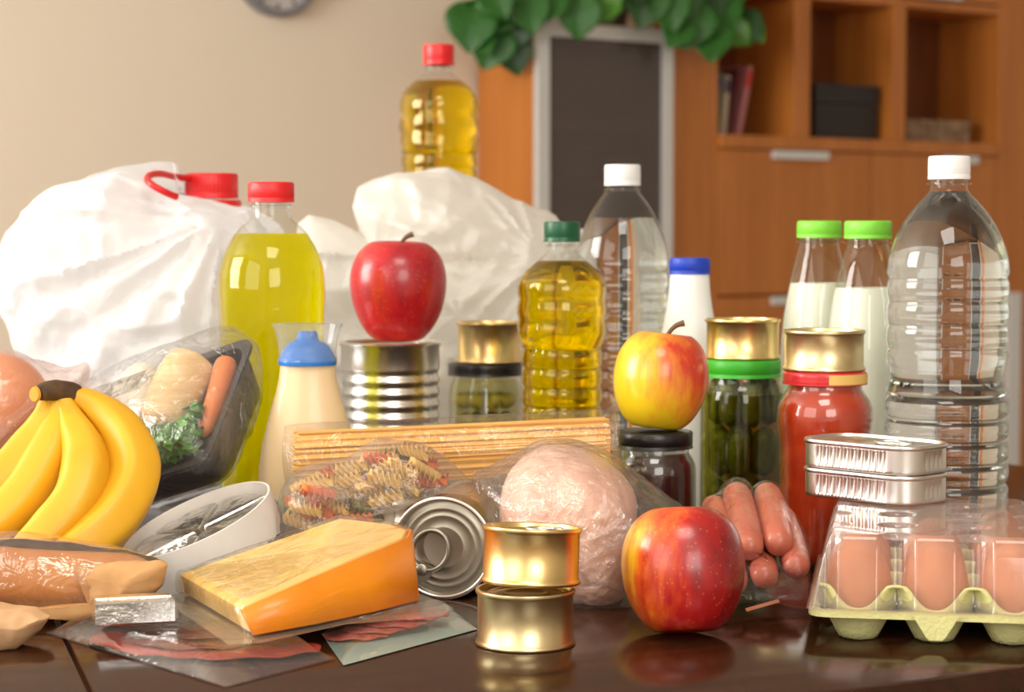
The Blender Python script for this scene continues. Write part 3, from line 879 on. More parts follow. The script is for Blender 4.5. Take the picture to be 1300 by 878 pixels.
for lay, (z, n, rr) in enumerate(((0.030, 6, 0.0212), (0.075, 6, 0.0212), (0.118, 6, 0.0212), (0.05, 1, 0.0), (0.1, 1, 0.0))):
    for i in range(n):
        a = 2 * math.pi * (i + 0.5 * (lay % 2)) / n - 1.2
        if proto is None:
            path = [Vector((0.002 * math.sin(k / 10 * math.pi), 0, -0.0215 + 0.043 * k / 10)) for k in range(11)]
            rad = [0.0015] + [0.0105 * math.sqrt(max(0.03, 1 - ((k - 5) / 5.2) ** 4)) for k in range(1, 10)] + [0.0015]
            g = obj('pickled_cucumber', MB().tube(path, rad, 14, mod=lambda a_, u: 1 + 0.05 * math.cos(a_ * 7 + u * 9)), M['pickle'])
            proto = g
        else:
            g = proto.copy(); col.objects.link(g)
        g.location = JL + Vector((rr * math.cos(a), rr * math.sin(a), z))
        g.rotation_euler = (random.uniform(-.05, .05), random.uniform(-.05, .05), random.uniform(0, 6))
        g.scale = (.9, .9, .96)
        tag(g, 'small green pickled cucumber inside the jar with bright green lid', 'pickle', 'pickles in the tall jar')
# jam
JD = 1.6
j, prof = jar(830, JD, [(44, 562), (44, 574), (48, 580), (52, 588), (53, 600), (53, 690)], (546, 568), 49.5, 'small jar of dark red jam with black lid under the yellow-red apple', 'jam_jar', plain('black_jar_lid', (24, 20, 20), 0.3))
obj('jam', MB().lathe([(r, max(.003, z)) for r, z in fill_prof(prof, zat(574, JD), 0.0012)], 56), plain('dark_jam', (52, 10, 12), 0.25, coat=0.4), j, ang=60)
# olives
ED = 2.03
j, prof = jar(616, ED, [(41, 470), (41, 480), (44, 486), (46, 494), (46, 610)], (460, 476), 48, 'squat jar of green olives with black lid behind the oil bottle', 'olive_jar', bpy.data.materials['black_jar_lid'])
M['brine2'] = film('pale_olive_brine', (242, 238, 204), 0.02, 0.1, 0.05)
obj('brine', MB().lathe([(r, max(.003, z)) for r, z in fill_prof(prof, zat(482, ED), 0.0015)], 48), M['brine2'], j, ang=60)
tin(on_table(621, ED) + Vector((0, 0, zat(460, ED))), 40.5 * ED / F, zat(408, ED) - zat(460, ED), 'gold tin standing on the black lid of the olive jar', 'gold')
OL = on_table(616, ED)
M['olive'] = plain('green_olive_skin', (196, 180, 60), 0.3, c2=(168, 154, 44), vscale=60)
om = MB().lathe([(0, -0.0122)] + [(0.0098 * math.cos(R(a)), 0.0122 * math.sin(R(a))) for a in range(-75, 76, 15)] + [(0, 0.0122)], 16)
oproto = None
for lay in range(5):
    for (n, rr) in ((9, 0.0235), (3, 0.009)):
        for i in range(n):
            a = 2 * math.pi * (i + 0.5 * (lay % 2)) / n + 0.2
            if oproto is None: o = oproto = obj('olive', om, M['olive'])
            else: o = oproto.copy(); col.objects.link(o)
            o.location = OL + Vector((rr * math.cos(a), rr * math.sin(a), 0.0155 + lay * 0.0198))
            o.rotation_euler = (random.uniform(.8, 2.2), random.uniform(-.5, .5), random.uniform(0, 6))
            o.scale = (0.78,) * 3
            tag(o, 'green olive inside the squat black-lidded jar', 'olive', 'olives in the jar')
# ribbed steel can
CD = 1.85
can = thing('steel_can', 'large ribbed steel can standing under the red apple', 'can', on_table(496, CD))
r = 63.5 * CD / F; h = zat(433, CD)
pf = [(0, .002), (r * .8, .002), (r - .002, 0), (r + .001, .001), (r + .001, .003), (r - .0006, .005)]
z = 0.005
rib0, rib1 = 0.02, zat(466, CD)
nr = int((rib1 - rib0) / 0.0108)
pf.append((r - .0006, rib0))
for i in range(nr * 8 + 1):
    ph = i / 8
    pf.append((r - .0006 - .0016 * (0.5 - 0.5 * math.cos(2 * math.pi * ph)), rib0 + (rib1 - rib0) * ph / nr))
pf += [(r - .0006, h - .005), (r + .001, h - .003), (r + .0012, h - .001), (r - .0004, h), (r - .002, h - .001), (r - .0026, h - .004)]
obj('can_body', MB().lathe(pf, 96), M['steel'], can, ang=60)
obj('lid', MB().lathe([(r - .0025, h - .0041), (r - .007, h - .0041), (r - .008, h - .003), (r - .011, h - .003), (r - .012, h - .0041), (0, h - .0041)], 72), M['steel'], can, ang=60)

# can lying on its side, ring-pull end to the front
fc = W(561, 700, 1.452); Rl = 64.5 * 1.452 / F
fc.z = T + Rl + 0.0010
nf = Vector((-0.2, -1, 0)).normalized()
side = Vector((0, 0, 1)).cross(nf).normalized()
mL = frame(Vector((0, 0, 0)), side, nf.cross(side), nf)
lc = thing('lying_can', 'unlabelled can lying on its side with ring-pull end facing forward', 'can', fc - Vector((0, 0, Rl + .001)))
mL = Matrix.Translation((0, 0, Rl + .001)) @ mL
hl = 0.115
pf = [(0, -hl + .002), (Rl * .8, -hl + .002), (Rl - .002, -hl), (Rl + .001, -hl + .001), (Rl + .001, -hl + .003), (Rl - .0008, -hl + .005)]
for i in range(41):
    pf.append((Rl - .0008 - .0008 * (0.5 - 0.5 * math.cos(2 * math.pi * i / 8)), -hl + .03 + .055 * i / 40))
pf += [(Rl - .0008, -.005), (Rl + .001, -.003), (Rl + .001, -.0006), (Rl - .0006, 0), (Rl - .002, -.0006), (Rl - .003, -.005)]
obj('can_body', MB().lathe(pf, 96).xf(mL), M['steel'], lc, ang=60)
obj('end_panel', MB().lathe([(Rl - .0029, -.0052), (Rl - .006, -.0052), (Rl - .0066, -.0046), (Rl - .0085, -.0046), (Rl - .0092, -.005), (Rl * .67, -.005), (Rl * .655, -.0047), (Rl * .62, -.0047), (Rl * .605, -.005), (Rl * .42, -.005), (Rl * .41, -.0048), (Rl * .39, -.005), (0, -.005)], 80).xf(mL), M['endsteel'], lc, ang=70)
ring_pull(lc, mL @ Matrix.Translation((-Rl * .43, -Rl * .45, -.0046)), 1.3, 'endsteel', ang=R(66))

# two oval sardine tins stacked on the egg carton
def rr_outline(Lx, Ly, rc, n):
    P = []
    segs = [(Lx / 2 - rc, Ly / 2 - rc, 0), (-Lx / 2 + rc, Ly / 2 - rc, 90), (-Lx / 2 + rc, -Ly / 2 + rc, 180), (Lx / 2 - rc, -Ly / 2 + rc, 270)]
    for cx, cy, a0 in segs:
        for k in range(25):
            a = R(a0 + 90 * k / 24)
            P.append(Vector((cx + rc * math.cos(a), cy + rc * math.sin(a), 0)))
    return resample(P, n)
def sardine(loc, rz, label, tab):
    Lx, Ly, rc, h = 0.101, 0.059, 0.0205, 0.0208
    t = thing('sardine_tin', label, 'tin', loc, rot=(0, 0, rz), group='stacked oblong tins on the egg carton')
    n = 360
    base = rr_outline(Lx, Ly, rc, n)
    nr_ = []
    for i in range(n):
        tg = (base[(i + 1) % n] - base[i - 1]).normalized()
        nr_.append(Vector((tg.y, -tg.x, 0)))
    def ringp(off, z, rib=0.0):
        out = []
        for i, p in enumerate(base):
            k = 0.0
            if rib:
                if abs(p.x) < Lx / 2 - rc + .004 and abs(abs(p.y) - Ly / 2) < 1e-4: k = 0.5 - 0.5 * math.cos(2 * math.pi * p.x / 0.0062)
                elif abs(p.y) < Ly / 2 - rc + .002 and abs(abs(p.x) - Lx / 2) < 1e-4: k = 0.5 - 0.5 * math.cos(2 * math.pi * (p.y + .001) / 0.0056)
            q = p + nr_[i] * (off - rib * k)
            out.append(Vector((q.x, q.y, z)))
        return out
    body = [ringp(-.002, 0), ringp(-.0006, .0004), ringp(0, .0014), ringp(0, .0030), ringp(0, .0036, .0011), ringp(0, h - .0052, .0011), ringp(0, h - .0046), ringp(0, h - .0034), ringp(.0012, h - .0026), ringp(.0014, h - .0010), ringp(.0006, h), ringp(-.0010, h), ringp(-.0020, h - .0022)]
    obj('tin_body', MB().loft(body, True, False), M['alum'], t, ang=50)
    ld = [ringp(-.0019, h - .0023), ringp(-.005, h - .0023), ringp(-.006, h - .0015), ringp(-.0085, h - .0015), ringp(-.0095, h - .0023)]
    obj('lid', MB().loft(ld, False, True), M['alum'], t, ang=60)
    if tab: ring_pull(t, Matrix.Translation((0.026, -0.002, h - .0021)), 0.95, 'alum', ang=R(180))
SL = W(1111, 560, 1.475); ZLID = 0.0700
SL.z = T + ZLID + .0008
sardine(SL, R(-46), 'plain oblong aluminium tin resting directly on the egg carton lid', False)
sardine(SL + Vector((0, 0, 0.0210)), R(-46), 'oblong aluminium ring-pull tin, upper one of the stacked pair', True)

# ------------------------------------------------------------ fruit
def apple(loc, r, h, label, mat, rot=(0, 0, 0), stem=True, seed=0, taper=0.16):
    a = thing('apple', label, 'apple', loc, group=None)
    prof = []
    # closed curve from the bottom dimple to the top dimple
    for k in range(41):
        u = k / 40
        th = -math.pi / 2 + math.pi * u
        rr = r * (abs(math.cos(th)) ** 0.72)
        z = h / 2 * math.sin(th)
        rr *= 1 + taper * math.sin(th) * 0.55 - 0.02
        prof.append([rr, z])
    for p in prof:
        q = max(0.0, 1 - p[0] / (r * .52))
        if p[1] > 0: p[1] -= h * 0.17 * q ** 1.3
        else: p[1] += h * 0.10 * q ** 1.3
    prof[0][0] = prof[-1][0] = 0.0
    zmin = min(p[1] for p in prof)
    prof = [(p[0], p[1] - zmin) for p in prof]
    def mod(an, z, rr):
        low = max(0.0, 1 - z / (h * .5))
        return 1 + 0.012 * math.cos(5 * an + seed) * (0.4 + low) + 0.015 * math.cos(2 * an + seed * 2)
    mrot = Matrix.Translation((0, 0, h * .46)) @ (Matrix.Rotation(rot[2], 4, 'Z') @ Matrix.Rotation(rot[1], 4, 'Y') @ Matrix.Rotation(rot[0], 4, 'X')) @ Matrix.Translation((0, 0, -h * .46))
    mb = MB().lathe(prof, 72, mod=mod).xf(mrot)
    zlow = min(p.z for p in mb.v)
    mb.xf(Matrix.Translation((0, 0, -zlow)))
    # the skin's own origin sits at its middle, so that the colouring follows it
    mb.xf(Matrix.Translation((0, 0, -h / 2)))
    obj('skin', mb, mat, a, loc=(0, 0, h / 2), ang=180)
    if stem:
        zt = prof[-1][1]
        pts = spline([(0, 0, zt - .002), (0.001, 0, zt + .009), (0.006, 0, zt + .017), (0.013, 0, zt + .0205)], 14)
        s = MB().tube(pts, [0.0016 + 0.0011 * (k / 13) ** 3 for k in range(14)], 10).xf(mrot).xf(Matrix.Translation((0, 0, -zlow)))
        obj('stem', s, plain('apple_stem', (104, 78, 48), 0.7), a)
    return a
am1 = apple_mat('apple_skin_red_gold', (236, 184, 28), (222, 92, 30), (176, 24, 22), (0.62, -0.25, -0.05), 0.50, (120, 12, 24))
am2 = apple_mat('apple_skin_deep_red', (236, 156, 56), (220, 72, 44), (200, 30, 38), (0.1, -0.5, 0.1), 0.52, (160, 16, 32))
am3 = apple_mat('apple_skin_yellow_blush', (226, 190, 26), (230, 142, 44), (202, 62, 34), (0.75, -0.25, 0.35), 0.20, (170, 30, 30))
apple(GZ(867, 806, 0), 81.5 * 1.30 / F, 0.0855, 'large red and yellow apple lying on the table beside the gold tins', am1, rot=(R(-14), R(4), R(20)), stem=False, seed=1.0, taper=0.13)
ra = 61 * 1.85 / F
apple(on_table(506, 1.85) + Vector((0, 0, zat(433, 1.85) + .0002)), ra, 0.0965, 'deep red apple standing on the ribbed steel can', am2, rot=(R(2), R(1), R(8)), seed=0.3, taper=0.24)
apple(on_table(838, 1.6) + Vector((0, 0, zat(546, 1.6) + .0002)), 62 * 1.6 / F, 0.0805, 'yellow apple with orange-red blush on the black jam lid', am3, rot=(R(-4), R(6), R(-10)), seed=2.0, taper=0.1)

# bananas: one bunch
bm_ = plain('banana_skin', (232, 178, 40), 0.42, c2=(222, 166, 30), vscale=25, sss=0.05)
bunch = thing('banana_bunch', 'bunch of ripe yellow bananas joined at a dark stem', 'bananas', (W(90, 600, 1.45).x, 1.45, T))
btip = plain('banana_tip', (70, 52, 30), 0.7)
def banana(pts, rmax, roll):
    P = [W(p[0], p[1], p[2] + .055) for p in pts]
    path = spline(P, 34)
    rad = []
    for k in range(34):
        u = k / 33
        if u < 0.2: r = 0.0068 + (rmax * .62 - 0.0068) * (u / 0.2) ** 1.7
        else: r = rmax * (0.62 + 0.38 * math.sin(min(1.0, (u - 0.2) / 0.32) * math.pi / 2))
        if u > 0.72: r *= max(0.22, math.cos((u - 0.72) / 0.28 * math.pi / 2) ** 0.65)
        rad.append(r)
    b = obj('banana', MB().tube(path, rad, 30, mod=lambda a, u: 1 + 0.05 * math.cos(5 * a + roll) + 0.008 * math.cos(10 * a + 2 * roll)), bm_, bunch, world=True, ang=180)
    tp = MB().tube([path[-2], path[-1], path[-1] + (path[-1] - path[-3]).normalized() * .005], [0.0046, 0.0046, 0.003], 10)
    o = obj('banana_tip', tp, btip, b, ang=60)
    o.location = -bunch.location
banana([(62, 505, 1.455), (57, 530, 1.452), (44, 560, 1.45), (12, 600, 1.44), (-30, 640, 1.425), (-75, 672, 1.41)], 0.0165, 0.4)
banana([(70, 506, 1.455), (72, 535, 1.450), (64, 572, 1.44), (34, 625, 1.425), (-8, 668, 1.41), (-50, 700, 1.39)], 0.0172, 0.9)
banana([(80, 506, 1.455), (92, 536, 1.447), (108, 580, 1.425), (98, 632, 1.405), (58, 680, 1.39), (5, 712, 1.375)], 0.0182, 0.2)
banana([(96, 502, 1.465), (118, 530, 1.475), (140, 575, 1.475), (138, 630, 1.465), (110, 690, 1.45), (60, 720, 1.44)], 0.0165, 0.6)
banana([(92, 500, 1.46), (120, 514, 1.458), (155, 548, 1.448), (172, 600, 1.43), (146, 655, 1.405), (92, 700, 1.385), (40, 722, 1.37)], 0.0186, 1.3)
crown = MB()
c0 = W(48, 500, 1.495); c1 = W(106, 503, 1.520)
crown.tube(spline([c0, W(64, 496, 1.503), W(86, 498, 1.512), c1], 12), [0.0058, 0.0064, 0.007, 0.0074, 0.0078, 0.008, 0.008, 0.008, 0.0078, 0.0075, 0.007, 0.0055], 14)
cr = obj('crown', crown.disp(lambda p: p + noise.noise_vector(p * 120) * 0.0016), plain('dark_banana_stem', (96, 70, 40), 0.75, c2=(50, 36, 24), vscale=90), bunch, world=True, ang=60)
cut = MB().tube([c0 + Vector((-.001, -.002, 0)), c0 + Vector((-.0022, -.0035, 0))], [0.006, 0.0052], 14)
o = obj('cut_end', cut, plain('cut_stem_yellow', (206, 150, 40), 0.7), cr, ang=60); o.location = -bunch.location

# ------------------------------------------------------------ eggs
EP, EY = 0.0485, 0.0525                                   # cup pitch
e_front = GZ(1040, 793, 0.012); e_right = GZ(1300, 802, 0.012)
ex = (e_right - e_front); ex.z = 0; ex.normalize()
ey = Vector((-ex.y, ex.x, 0))
ce = thing('egg_carton', 'pale green pulp egg carton under a clear plastic lid', 'egg carton', (e_front.x, e_front.y, T), rot=(0, 0, math.atan2(ex.y, ex.x)))
NX, NY = 3, 4
def tray_h(x, y):
    u = (x / EP) % 1.0 - 0.5; v = (y / EY) % 1.0 - 0.5
    if x >= NX * EP - 1e-9: u = 0.5
    if y >= NY * EY - 1e-9: v = 0.5
    r = math.hypot(u, v)
    if r < 0.24: return 0.0024
    if r < 0.455: return 0.0024 + 0.0201 * ((r - 0.24) / 0.215) ** 0.9
    k = max(0.0, min(1.0, (r - 0.47) / 0.17)); k = k * k * (3 - 2 * k)
    return 0.0225 + 0.0165 * k
m = MB().grid(NX * 22, NY * 22, lambda u, v: Vector((u * NX * EP, v * NY * EY, tray_h(u * NX * EP, v * NY * EY))))
pulp = plain('pale_green_pulp', (218, 214, 148), 0.9, var=0.08, bmp=0.5, bscale=350)
o = obj('tray', m, pulp, ce, ang=60)
sd = o.modifiers.new('thickness', 'SOLIDIFY'); sd.thickness = 0.0018; sd.offset = -1
rim = MB()
out = rr_outline(NX * EP + .014, NY * EY + .014, .012, 120)
inn = rr_outline(NX * EP + .0, NY * EY + .0, .004, 120)
cx, cy = NX * EP / 2, NY * EY / 2
def rg(P, z): return [Vector((p.x + cx, p.y + cy, z)) for p in P]
rim.loft([rg(inn, .0225), rg(out, .0220), rg(out, .0185), rg(inn, .0195), rg(inn, .0225)], False, False)
obj('tray_rim', rim, pulp, ce, ang=40)
tg_ = MB().prism([(-.0145, 0), (.0145, 0), (.006, -.0135), (.004, -.0155), (-.004, -.0155), (-.006, -.0135)], 0, .002).xf(Matrix.Translation((NX * EP * .5, -.0088, .0222)) @ Matrix.Rotation(R(88), 4, 'X') @ Matrix.Rotation(0, 4, 'Z'))
obj('closure_tab', tg_, pulp, ce, ang=40)
LW_, LH_ = NX * EP + .010, NY * EY + .010
def lid_h(x, y):
    # distance from the border, pushed inward by the flutes between the eggs
    dx = min(x, LW_ - x); dy = min(y, LH_ - y)
    fx = 0.0
    for k in range(NX + 1):
        q = abs(x - .005 - k * EP) / 0.0115
        if q < 1: fx = max(fx, 0.019 * (1 - q * q))
    fy = 0.0
    for k in range(NY + 1):
        q = abs(y - .005 - k * EY) / 0.0115
        if q < 1: fy = max(fy, 0.019 * (1 - q * q))
    def wall(dd, fl):
        # sloping wall, flute deeper at its foot
        t = (dd - fl * 0.55) / 0.0135
        return t
    t = min(wall(dy, fx if 0.010 < x < LW_ - .010 else 0), wall(dx, fy if 0.010 < y < LH_ - .010 else 0))
    t = max(0.0, min(1.0, t))
    h = 0.0235 + (ZLID - 0.0235) * (1 - (1 - t) ** 1.6)
    for i in range(1, NX):
        for k in range(1, NY):
            r = math.hypot(x - .005 - i * EP, y - .005 - k * EY)
            if r < 0.0125: h -= 0.009 * min(1.0, (0.0125 - r) / 0.0035)
    return h
m = MB().grid(132, 170, lambda u, v: Vector((u * LW_ - .005, v * LH_ - .005, lid_h(u * LW_, v * LH_))))
M['lid'] = film('clear_carton_lid', (250, 244, 244), 0.05, 0.85, 0.05, haze=0.17, hcol=(244, 238, 236), power=2.2)
obj('lid', m, M['lid'], ce, ang=180)
fl = MB().loft([rg(rr_outline(LW_, LH_, .003, 120), .0238), rg(rr_outline(LW_ + .006, LH_ + .006, .006, 120), .0235), rg(rr_outline(LW_ + .006, LH_ + .006, .006, 120), .0228)], False, False)
obj('lid_flange', fl, M['lid'], ce, ang=60)
em = plain('brown_eggshell', (212, 140, 88), 0.5, c2=(198, 124, 74), vscale=30, sss=0.08)
ep = [(0, 0.0)]
for k in range(1, 24):
    a = math.pi * k / 24
    z = -math.cos(a)
    rr = math.sin(a) * (1 - 0.13 * z)
    ep.append((0.0216 * rr, 0.0285 * (z + 1)))
ep.append((0, 0.0570))
eproto = None
me_ = Matrix.Translation(ce.location) @ Matrix.Rotation(math.atan2(ex.y, ex.x), 4, 'Z')
for i in range(NX):
    for k in range(NY):
        if eproto is None: o = eproto = obj('egg', MB().lathe(ep, 40), em, ang=180)
        else: o = eproto.copy(); col.objects.link(o)
        o.location = me_ @ Vector(((i + .5) * EP, (k + .5) * EY, 0.0075))
        o.rotation_euler = (0, 0, random.uniform(0, 6))
        tag(o, 'brown egg sitting in the clear-lidded egg carton', 'egg', 'eggs in the carton')

# ------------------------------------------------------------ soft shapes from outlines
def pillow(outline, d, front, back, n=120, nr=26, disp=None, e=0.8, centre=None, sharp=False):
    """closed soft body: outline (photo points laid at depth d) swollen to the front and the back"""
    P = [W(px, py, d) for px, py in outline]
    P = resample(P, n) if sharp else spline(P, n, closed=True)
    c = sum(P, Vector()) / n if centre is None else W(centre[0], centre[1], d)
    vs = list(P); fs = []
    def half(sgn, dep):
        prev = list(range(n))
        for k in range(1, nr + 1):
            ph = k / nr * math.pi / 2
            s = math.cos(ph) ** e if k < nr else 0.0
            off = sgn * dep * math.sin(ph)
            if k == nr:
                vs.append(Vector((c.x, d + off, c.z))); ci = len(vs) - 1
                for i in range(n):
                    fs.append((prev[i], prev[(i + 1) % n], ci) if sgn < 0 else (prev[(i + 1) % n], prev[i], ci))
                break
            row = []
            for i in range(n):
                q = c + (P[i] - c) * s
                vs.append(Vector((q.x, d + off, q.z))); row.append(len(vs) - 1)
            for i in range(n):
                j = (i + 1) % n
                fs.append((prev[i], prev[j], row[j], row[i]) if sgn < 0 else (prev[j], prev[i], row[i], row[j]))
            prev = row
    if front: half(-1, front)
    if back: half(1, back)
    m = MB(); m.v = vs; m.f = fs
    if disp: m.disp(disp)
    return m
def crease(p, s, seed=0.0):
    """sharp-ridged crumple, about -1..1"""
    q = p * s + Vector((seed, seed * 1.7, -seed))
    q = q + noise.noise_vector(q * 0.7) * 0.6
    a = 1 - 2 * abs(noise.noise(q))
    b = 1 - 2 * abs(noise.noise(q * 2.1 + Vector((7, 3, 1))))
    return 0.7 * a + 0.35 * b - 0.4
def lift(mb, z=0.0):           # keep everything above the table top
    for p in mb.v:
        if p.z < T + z: p.z = T + z + 0.0004
    return mb

def push_out(mb, caps, gap=0.0014):
    """move sheet points that lie inside capsules (a, b, radius) to just outside them"""
    for p in mb.v:
        for A, B, r in caps:
            ab = B - A
            L2 = ab.length_squared
            t = max(0.0, min(1.0, (p - A).dot(ab) / L2)) if L2 > 1e-12 else 0.0
            c = A + ab * t
            v = p - c
            if v.length < r + gap:
                q = c + (v.normalized() if v.length > 1e-6 else Vector((0, -1, 0))) * (r + gap)
                p.x, p.y, p.z = q
    return mb
# ---- white carrier bags
M['bag'] = bag_mat('white_bag_plastic', (250, 250, 252), 0.06, 0.4)
M['bag2'] = bag_mat('creamy_white_bag_plastic', (248, 246, 240), 0.10, 0.5)
def bag_disp(pinch, amp, seed, radial=9.0):
    pz = W(*pinch)
    def f(p):
        v = p - pz
        r = Vector((v.x, v.z)).length
        a = math.atan2(v.z, v.x)
        fold = 1 - 2 * abs(noise.noise(Vector((a * radial * 0.55, r * 5.0, seed))))
        k = amp * (0.75 * fold * min(1.0, r / 0.06) + 0.95 * crease(p, 10, seed) + 0.3 * crease(p, 27, seed + 3))
        return p + Vector((0.25 * k * (1 if v.x > 0 else -1), -k, 0.25 * k))
    return f
bg = thing('plastic_bag', 'big crumpled white plastic bag around a red-handled container', 'plastic bag', (W(150, 600, 1.95).x, 1.95, T))
ol = [(10, 388), (16, 330), (20, 292), (46, 268), (76, 245), (120, 226), (162, 222), (205, 238), (232, 250), (262, 252), (296, 262), (320, 268), (334, 286), (352, 312), (366, 350), (370, 420), (368, 500), (352, 600), (180, 650), (90, 640), (60, 560), (44, 470), (26, 424)]
f = pillow(ol, 1.93, 0.10, None, n=200, nr=56, disp=bag_disp((300, 275, 1.9), 0.016, 2.3), e=0.7, centre=(150, 400), sharp=True)
obj('bag_front', lift(f), M['bag'], bg, world=True, ang=55)
ol2 = [(10, 388), (16, 330), (20, 292), (46, 268), (76, 243), (120, 222), (162, 211), (205, 206), (224, 209), (226, 226), (236, 246), (300, 262), (334, 286), (352, 312), (366, 350), (370, 420), (368, 500), (352, 600), (180, 650), (90, 640), (60, 560), (44, 470), (26, 424)]
f = pillow(ol2, 1.93, None, 0.17, n=180, nr=30, disp=bag_disp((300, 275, 1.95), 0.010, 5.1), e=0.55, centre=(190, 400), sharp=True)
xm, zm = W(226, 250, 1.93).x, W(300, 330, 1.93).z
for p in f.v:                  # the mouth opens behind the cap
    k = max(0.0, min(1.0, (p.x - xm) / .02)) * max(0.0, min(1.0, (p.z - zm) / .03))
    p.y += k * max(0.0, 2.055 - p.y)
jc = on_table(272, 1.985)
push_out(f, [(jc + Vector((0, 0, .0)), jc + Vector((0, 0, .195)), .060), (jc + Vector((0, 0, .24)), jc + Vector((0, 0, .33)), .031)], .003)
obj('bag_back', lift(f), M['bag'], bg, world=True, ang=55)
# the container in it
HD = 1.985
jug = thing('jug_bottle', 'red ribbed cap and carry handle of a large container in the bag', 'container', on_table(272, HD))
pj = pp([(31, 254), (31, 266), (36, 272), (46, 290), (60, 315), (70, 345), (73, 380), (73, 600)], HD)
pj += [(pj[-1][0], .01), (pj[-1][0] * .95, 0), (0, 0)]
M['jug'] = film('clear_container_plastic', (240, 244, 246), 0.06, 0.6, 0.06, haze=0.25)
obj('container_wall', MB().lathe(pj, 56), M['jug'], jug, ang=60)
obj('cap', cap_mb(33.5 * HD / F, zat(252, HD), zat(220, HD), 44, 0.025), M['red_cap'], jug, ang=50)
obj('collar', MB().lathe([(r * HD / F, zat(y, HD)) for r, y in ((30, 262), (37, 262), (37.5, 259), (36, 254), (30, 254))], 48), M['red_cap'], jug, ang=50)
hp = [W(244, 227, HD - .01), W(222, 224, HD - .05), W(204, 220.5, HD - .085), W(191, 222, HD - .11), W(187, 228, HD - .13), W(194, 235, HD - .14), W(208, 243, HD - .14), W(224, 250, HD - .13)]
obj('carry_handle', MB().tube(spline(hp, 40), 0.0032, 10), M['red_cap'], jug, world=True)

bg = thing('plastic_bag', 'crumpled white plastic bag with one sloping side behind the red apple', 'plastic bag', (W(590, 600, 2.2).x, 2.2, T))
ol = [(456, 268), (462, 246), (480, 232), (508, 222), (545, 219), (572, 214), (585, 220), (612, 232), (650, 252), (700, 277), (742, 296), (752, 340), (742, 420), (730, 520), (716, 590), (600, 606), (500, 600), (440, 560), (396, 480), (384, 400), (378, 330), (382, 286), (398, 276), (430, 284), (462, 300)]
f = pillow(ol, 2.21, 0.095, 0.10, n=220, nr=60, disp=bag_disp((690, 330, 2.1), 0.017, 9.4, 7.0), e=0.62, centre=(590, 400), sharp=True)
obj('bag_sheet', lift(f), M['bag2'], bg, world=True, ang=55)

# ------------------------------------------------------------ wrapped vegetables
P0 = W(320, 430, 1.63)
e2 = Vector((-0.20, -0.70, -0.70)).normalized()
e1 = Vector((-0.80, 0.50, -0.30)); e1 = (e1 - e2 * e1.dot(e2)).normalized()
n0 = e1.cross(e2).normalized()
TW, TL, TDp = 0.125, 0.168, 0.036
def tv(a, b, c): return P0 + e1 * a + e2 * b + n0 * c
def tray_ring(ins, c, wob=0.0):
    pts = rr_outline(TL - 2 * ins, TW - 2 * ins, 0.016, 96)
    return [tv(p.x + TL / 2, p.y + TW / 2, c) for p in pts]
vt = thing('vegetable_tray', 'black plastic tray of mixed vegetables wrapped in clear film, propped up', 'tray', (P0.x, P0.y, T))
M['blacktray'] = plain('black_tray_plastic', (26, 26, 30), 0.3)
obj('tray', MB().loft([tray_ring(.004, 0), tray_ring(-.003, .0005), tray_ring(-.003, -.002), tray_ring(.002, -.003), tray_ring(.012, -TDp), tray_ring(.020, -TDp - .001)], False, True).loft([tray_ring(.004, 0), tray_ring(.0155, -TDp + .002), tray_ring(.022, -TDp + .002)], False, True), M['blacktray'], vt, world=True, ang=50)
def vegfilm(p):
    return p + n0 * (0.0035 * crease(p, 34, 4.0))
def film_ring(ins, c):
    pts = rr_outline(TL - 2 * ins, TW - 2 * ins, 0.018, 140)
    return [tv(p.x + TL / 2, p.y + TW / 2, c) for p in pts]
fr = [film_ring(.012, -TDp - .004), film_ring(.0, -TDp * .6), film_ring(-.006, -.004)]
for k in range(1, 16):
    u = k / 16
    fr.append(film_ring(-.006 + .066 * u ** 1.15, .008 + .036 * math.sin(u * math.pi / 2) ** .6))
M['vegfilm'] = film('loose_cling_film', (252, 252, 252), 0.09, 0.7, 0.07, bmp=1.0, bscale=48, haze=0.05)
obj('film', MB().loft(fr, True, True).disp(vegfilm), M['vegfilm'], vt, world=True, ang=180)
def taper(name, pts, rad, mat, label, cat, seg=20, mod=None, dsp=None):
    P = spline([Vector(p) for p in pts], 24)
    rr = [max(0.0008, rad(k / 23)) for k in range(24)]
    m = MB().tube(P, rr, seg, mod=mod)
    if dsp: m.disp(dsp)
    L = P[12].copy()
    o = obj(name, m, mat, loc=L, world=True, ang=180)
    return tag(o, label, cat)
blunt = lambda r, e=6: (lambda u: r * max(0.0, 1 - abs(2 * u - 1) ** e) ** 0.5)
pars = plain('parsnip_skin', (238, 204, 150), 0.5, c2=(216, 172, 112), vscale=1.0, mapping=(30, 30, 260))
taper('parsnip', [tv(.050, .014, .008), tv(.055, .048, .010), tv(.060, .082, .008)], lambda u: blunt(.024)(u) * (1 - .2 * u), pars, 'cream parsnip under film in the black vegetable tray', 'parsnip', mod=lambda a, u: 1 + .02 * math.sin(u * 60))
taper('turnip', [tv(.104, .006, .010), tv(.104, .038, .014), tv(.098, .072, .008)], blunt(.017, 2.6), plain('white_turnip_skin', (240, 232, 214), 0.4), 'white pointed turnip beside the parsnip in the tray', 'turnip')
taper('carrot', [tv(.021, .014, .000), tv(.022, .05, -.004), tv(.026, .088, -.008)], lambda u: blunt(.0105)(u) * (1 - .4 * u), plain('carrot_skin', (226, 128, 70), 0.45), 'orange carrot at the rim of the black vegetable tray', 'carrot')
leekm = plain('leek_green', (124, 150, 84), 0.5, c2=(78, 108, 52), vscale=1.0, mapping=(160, 160, 20))
lk = thing('leek', 'green leafy leek tops under the film of the vegetable tray', 'leek', tv(.13, .06, -.02))
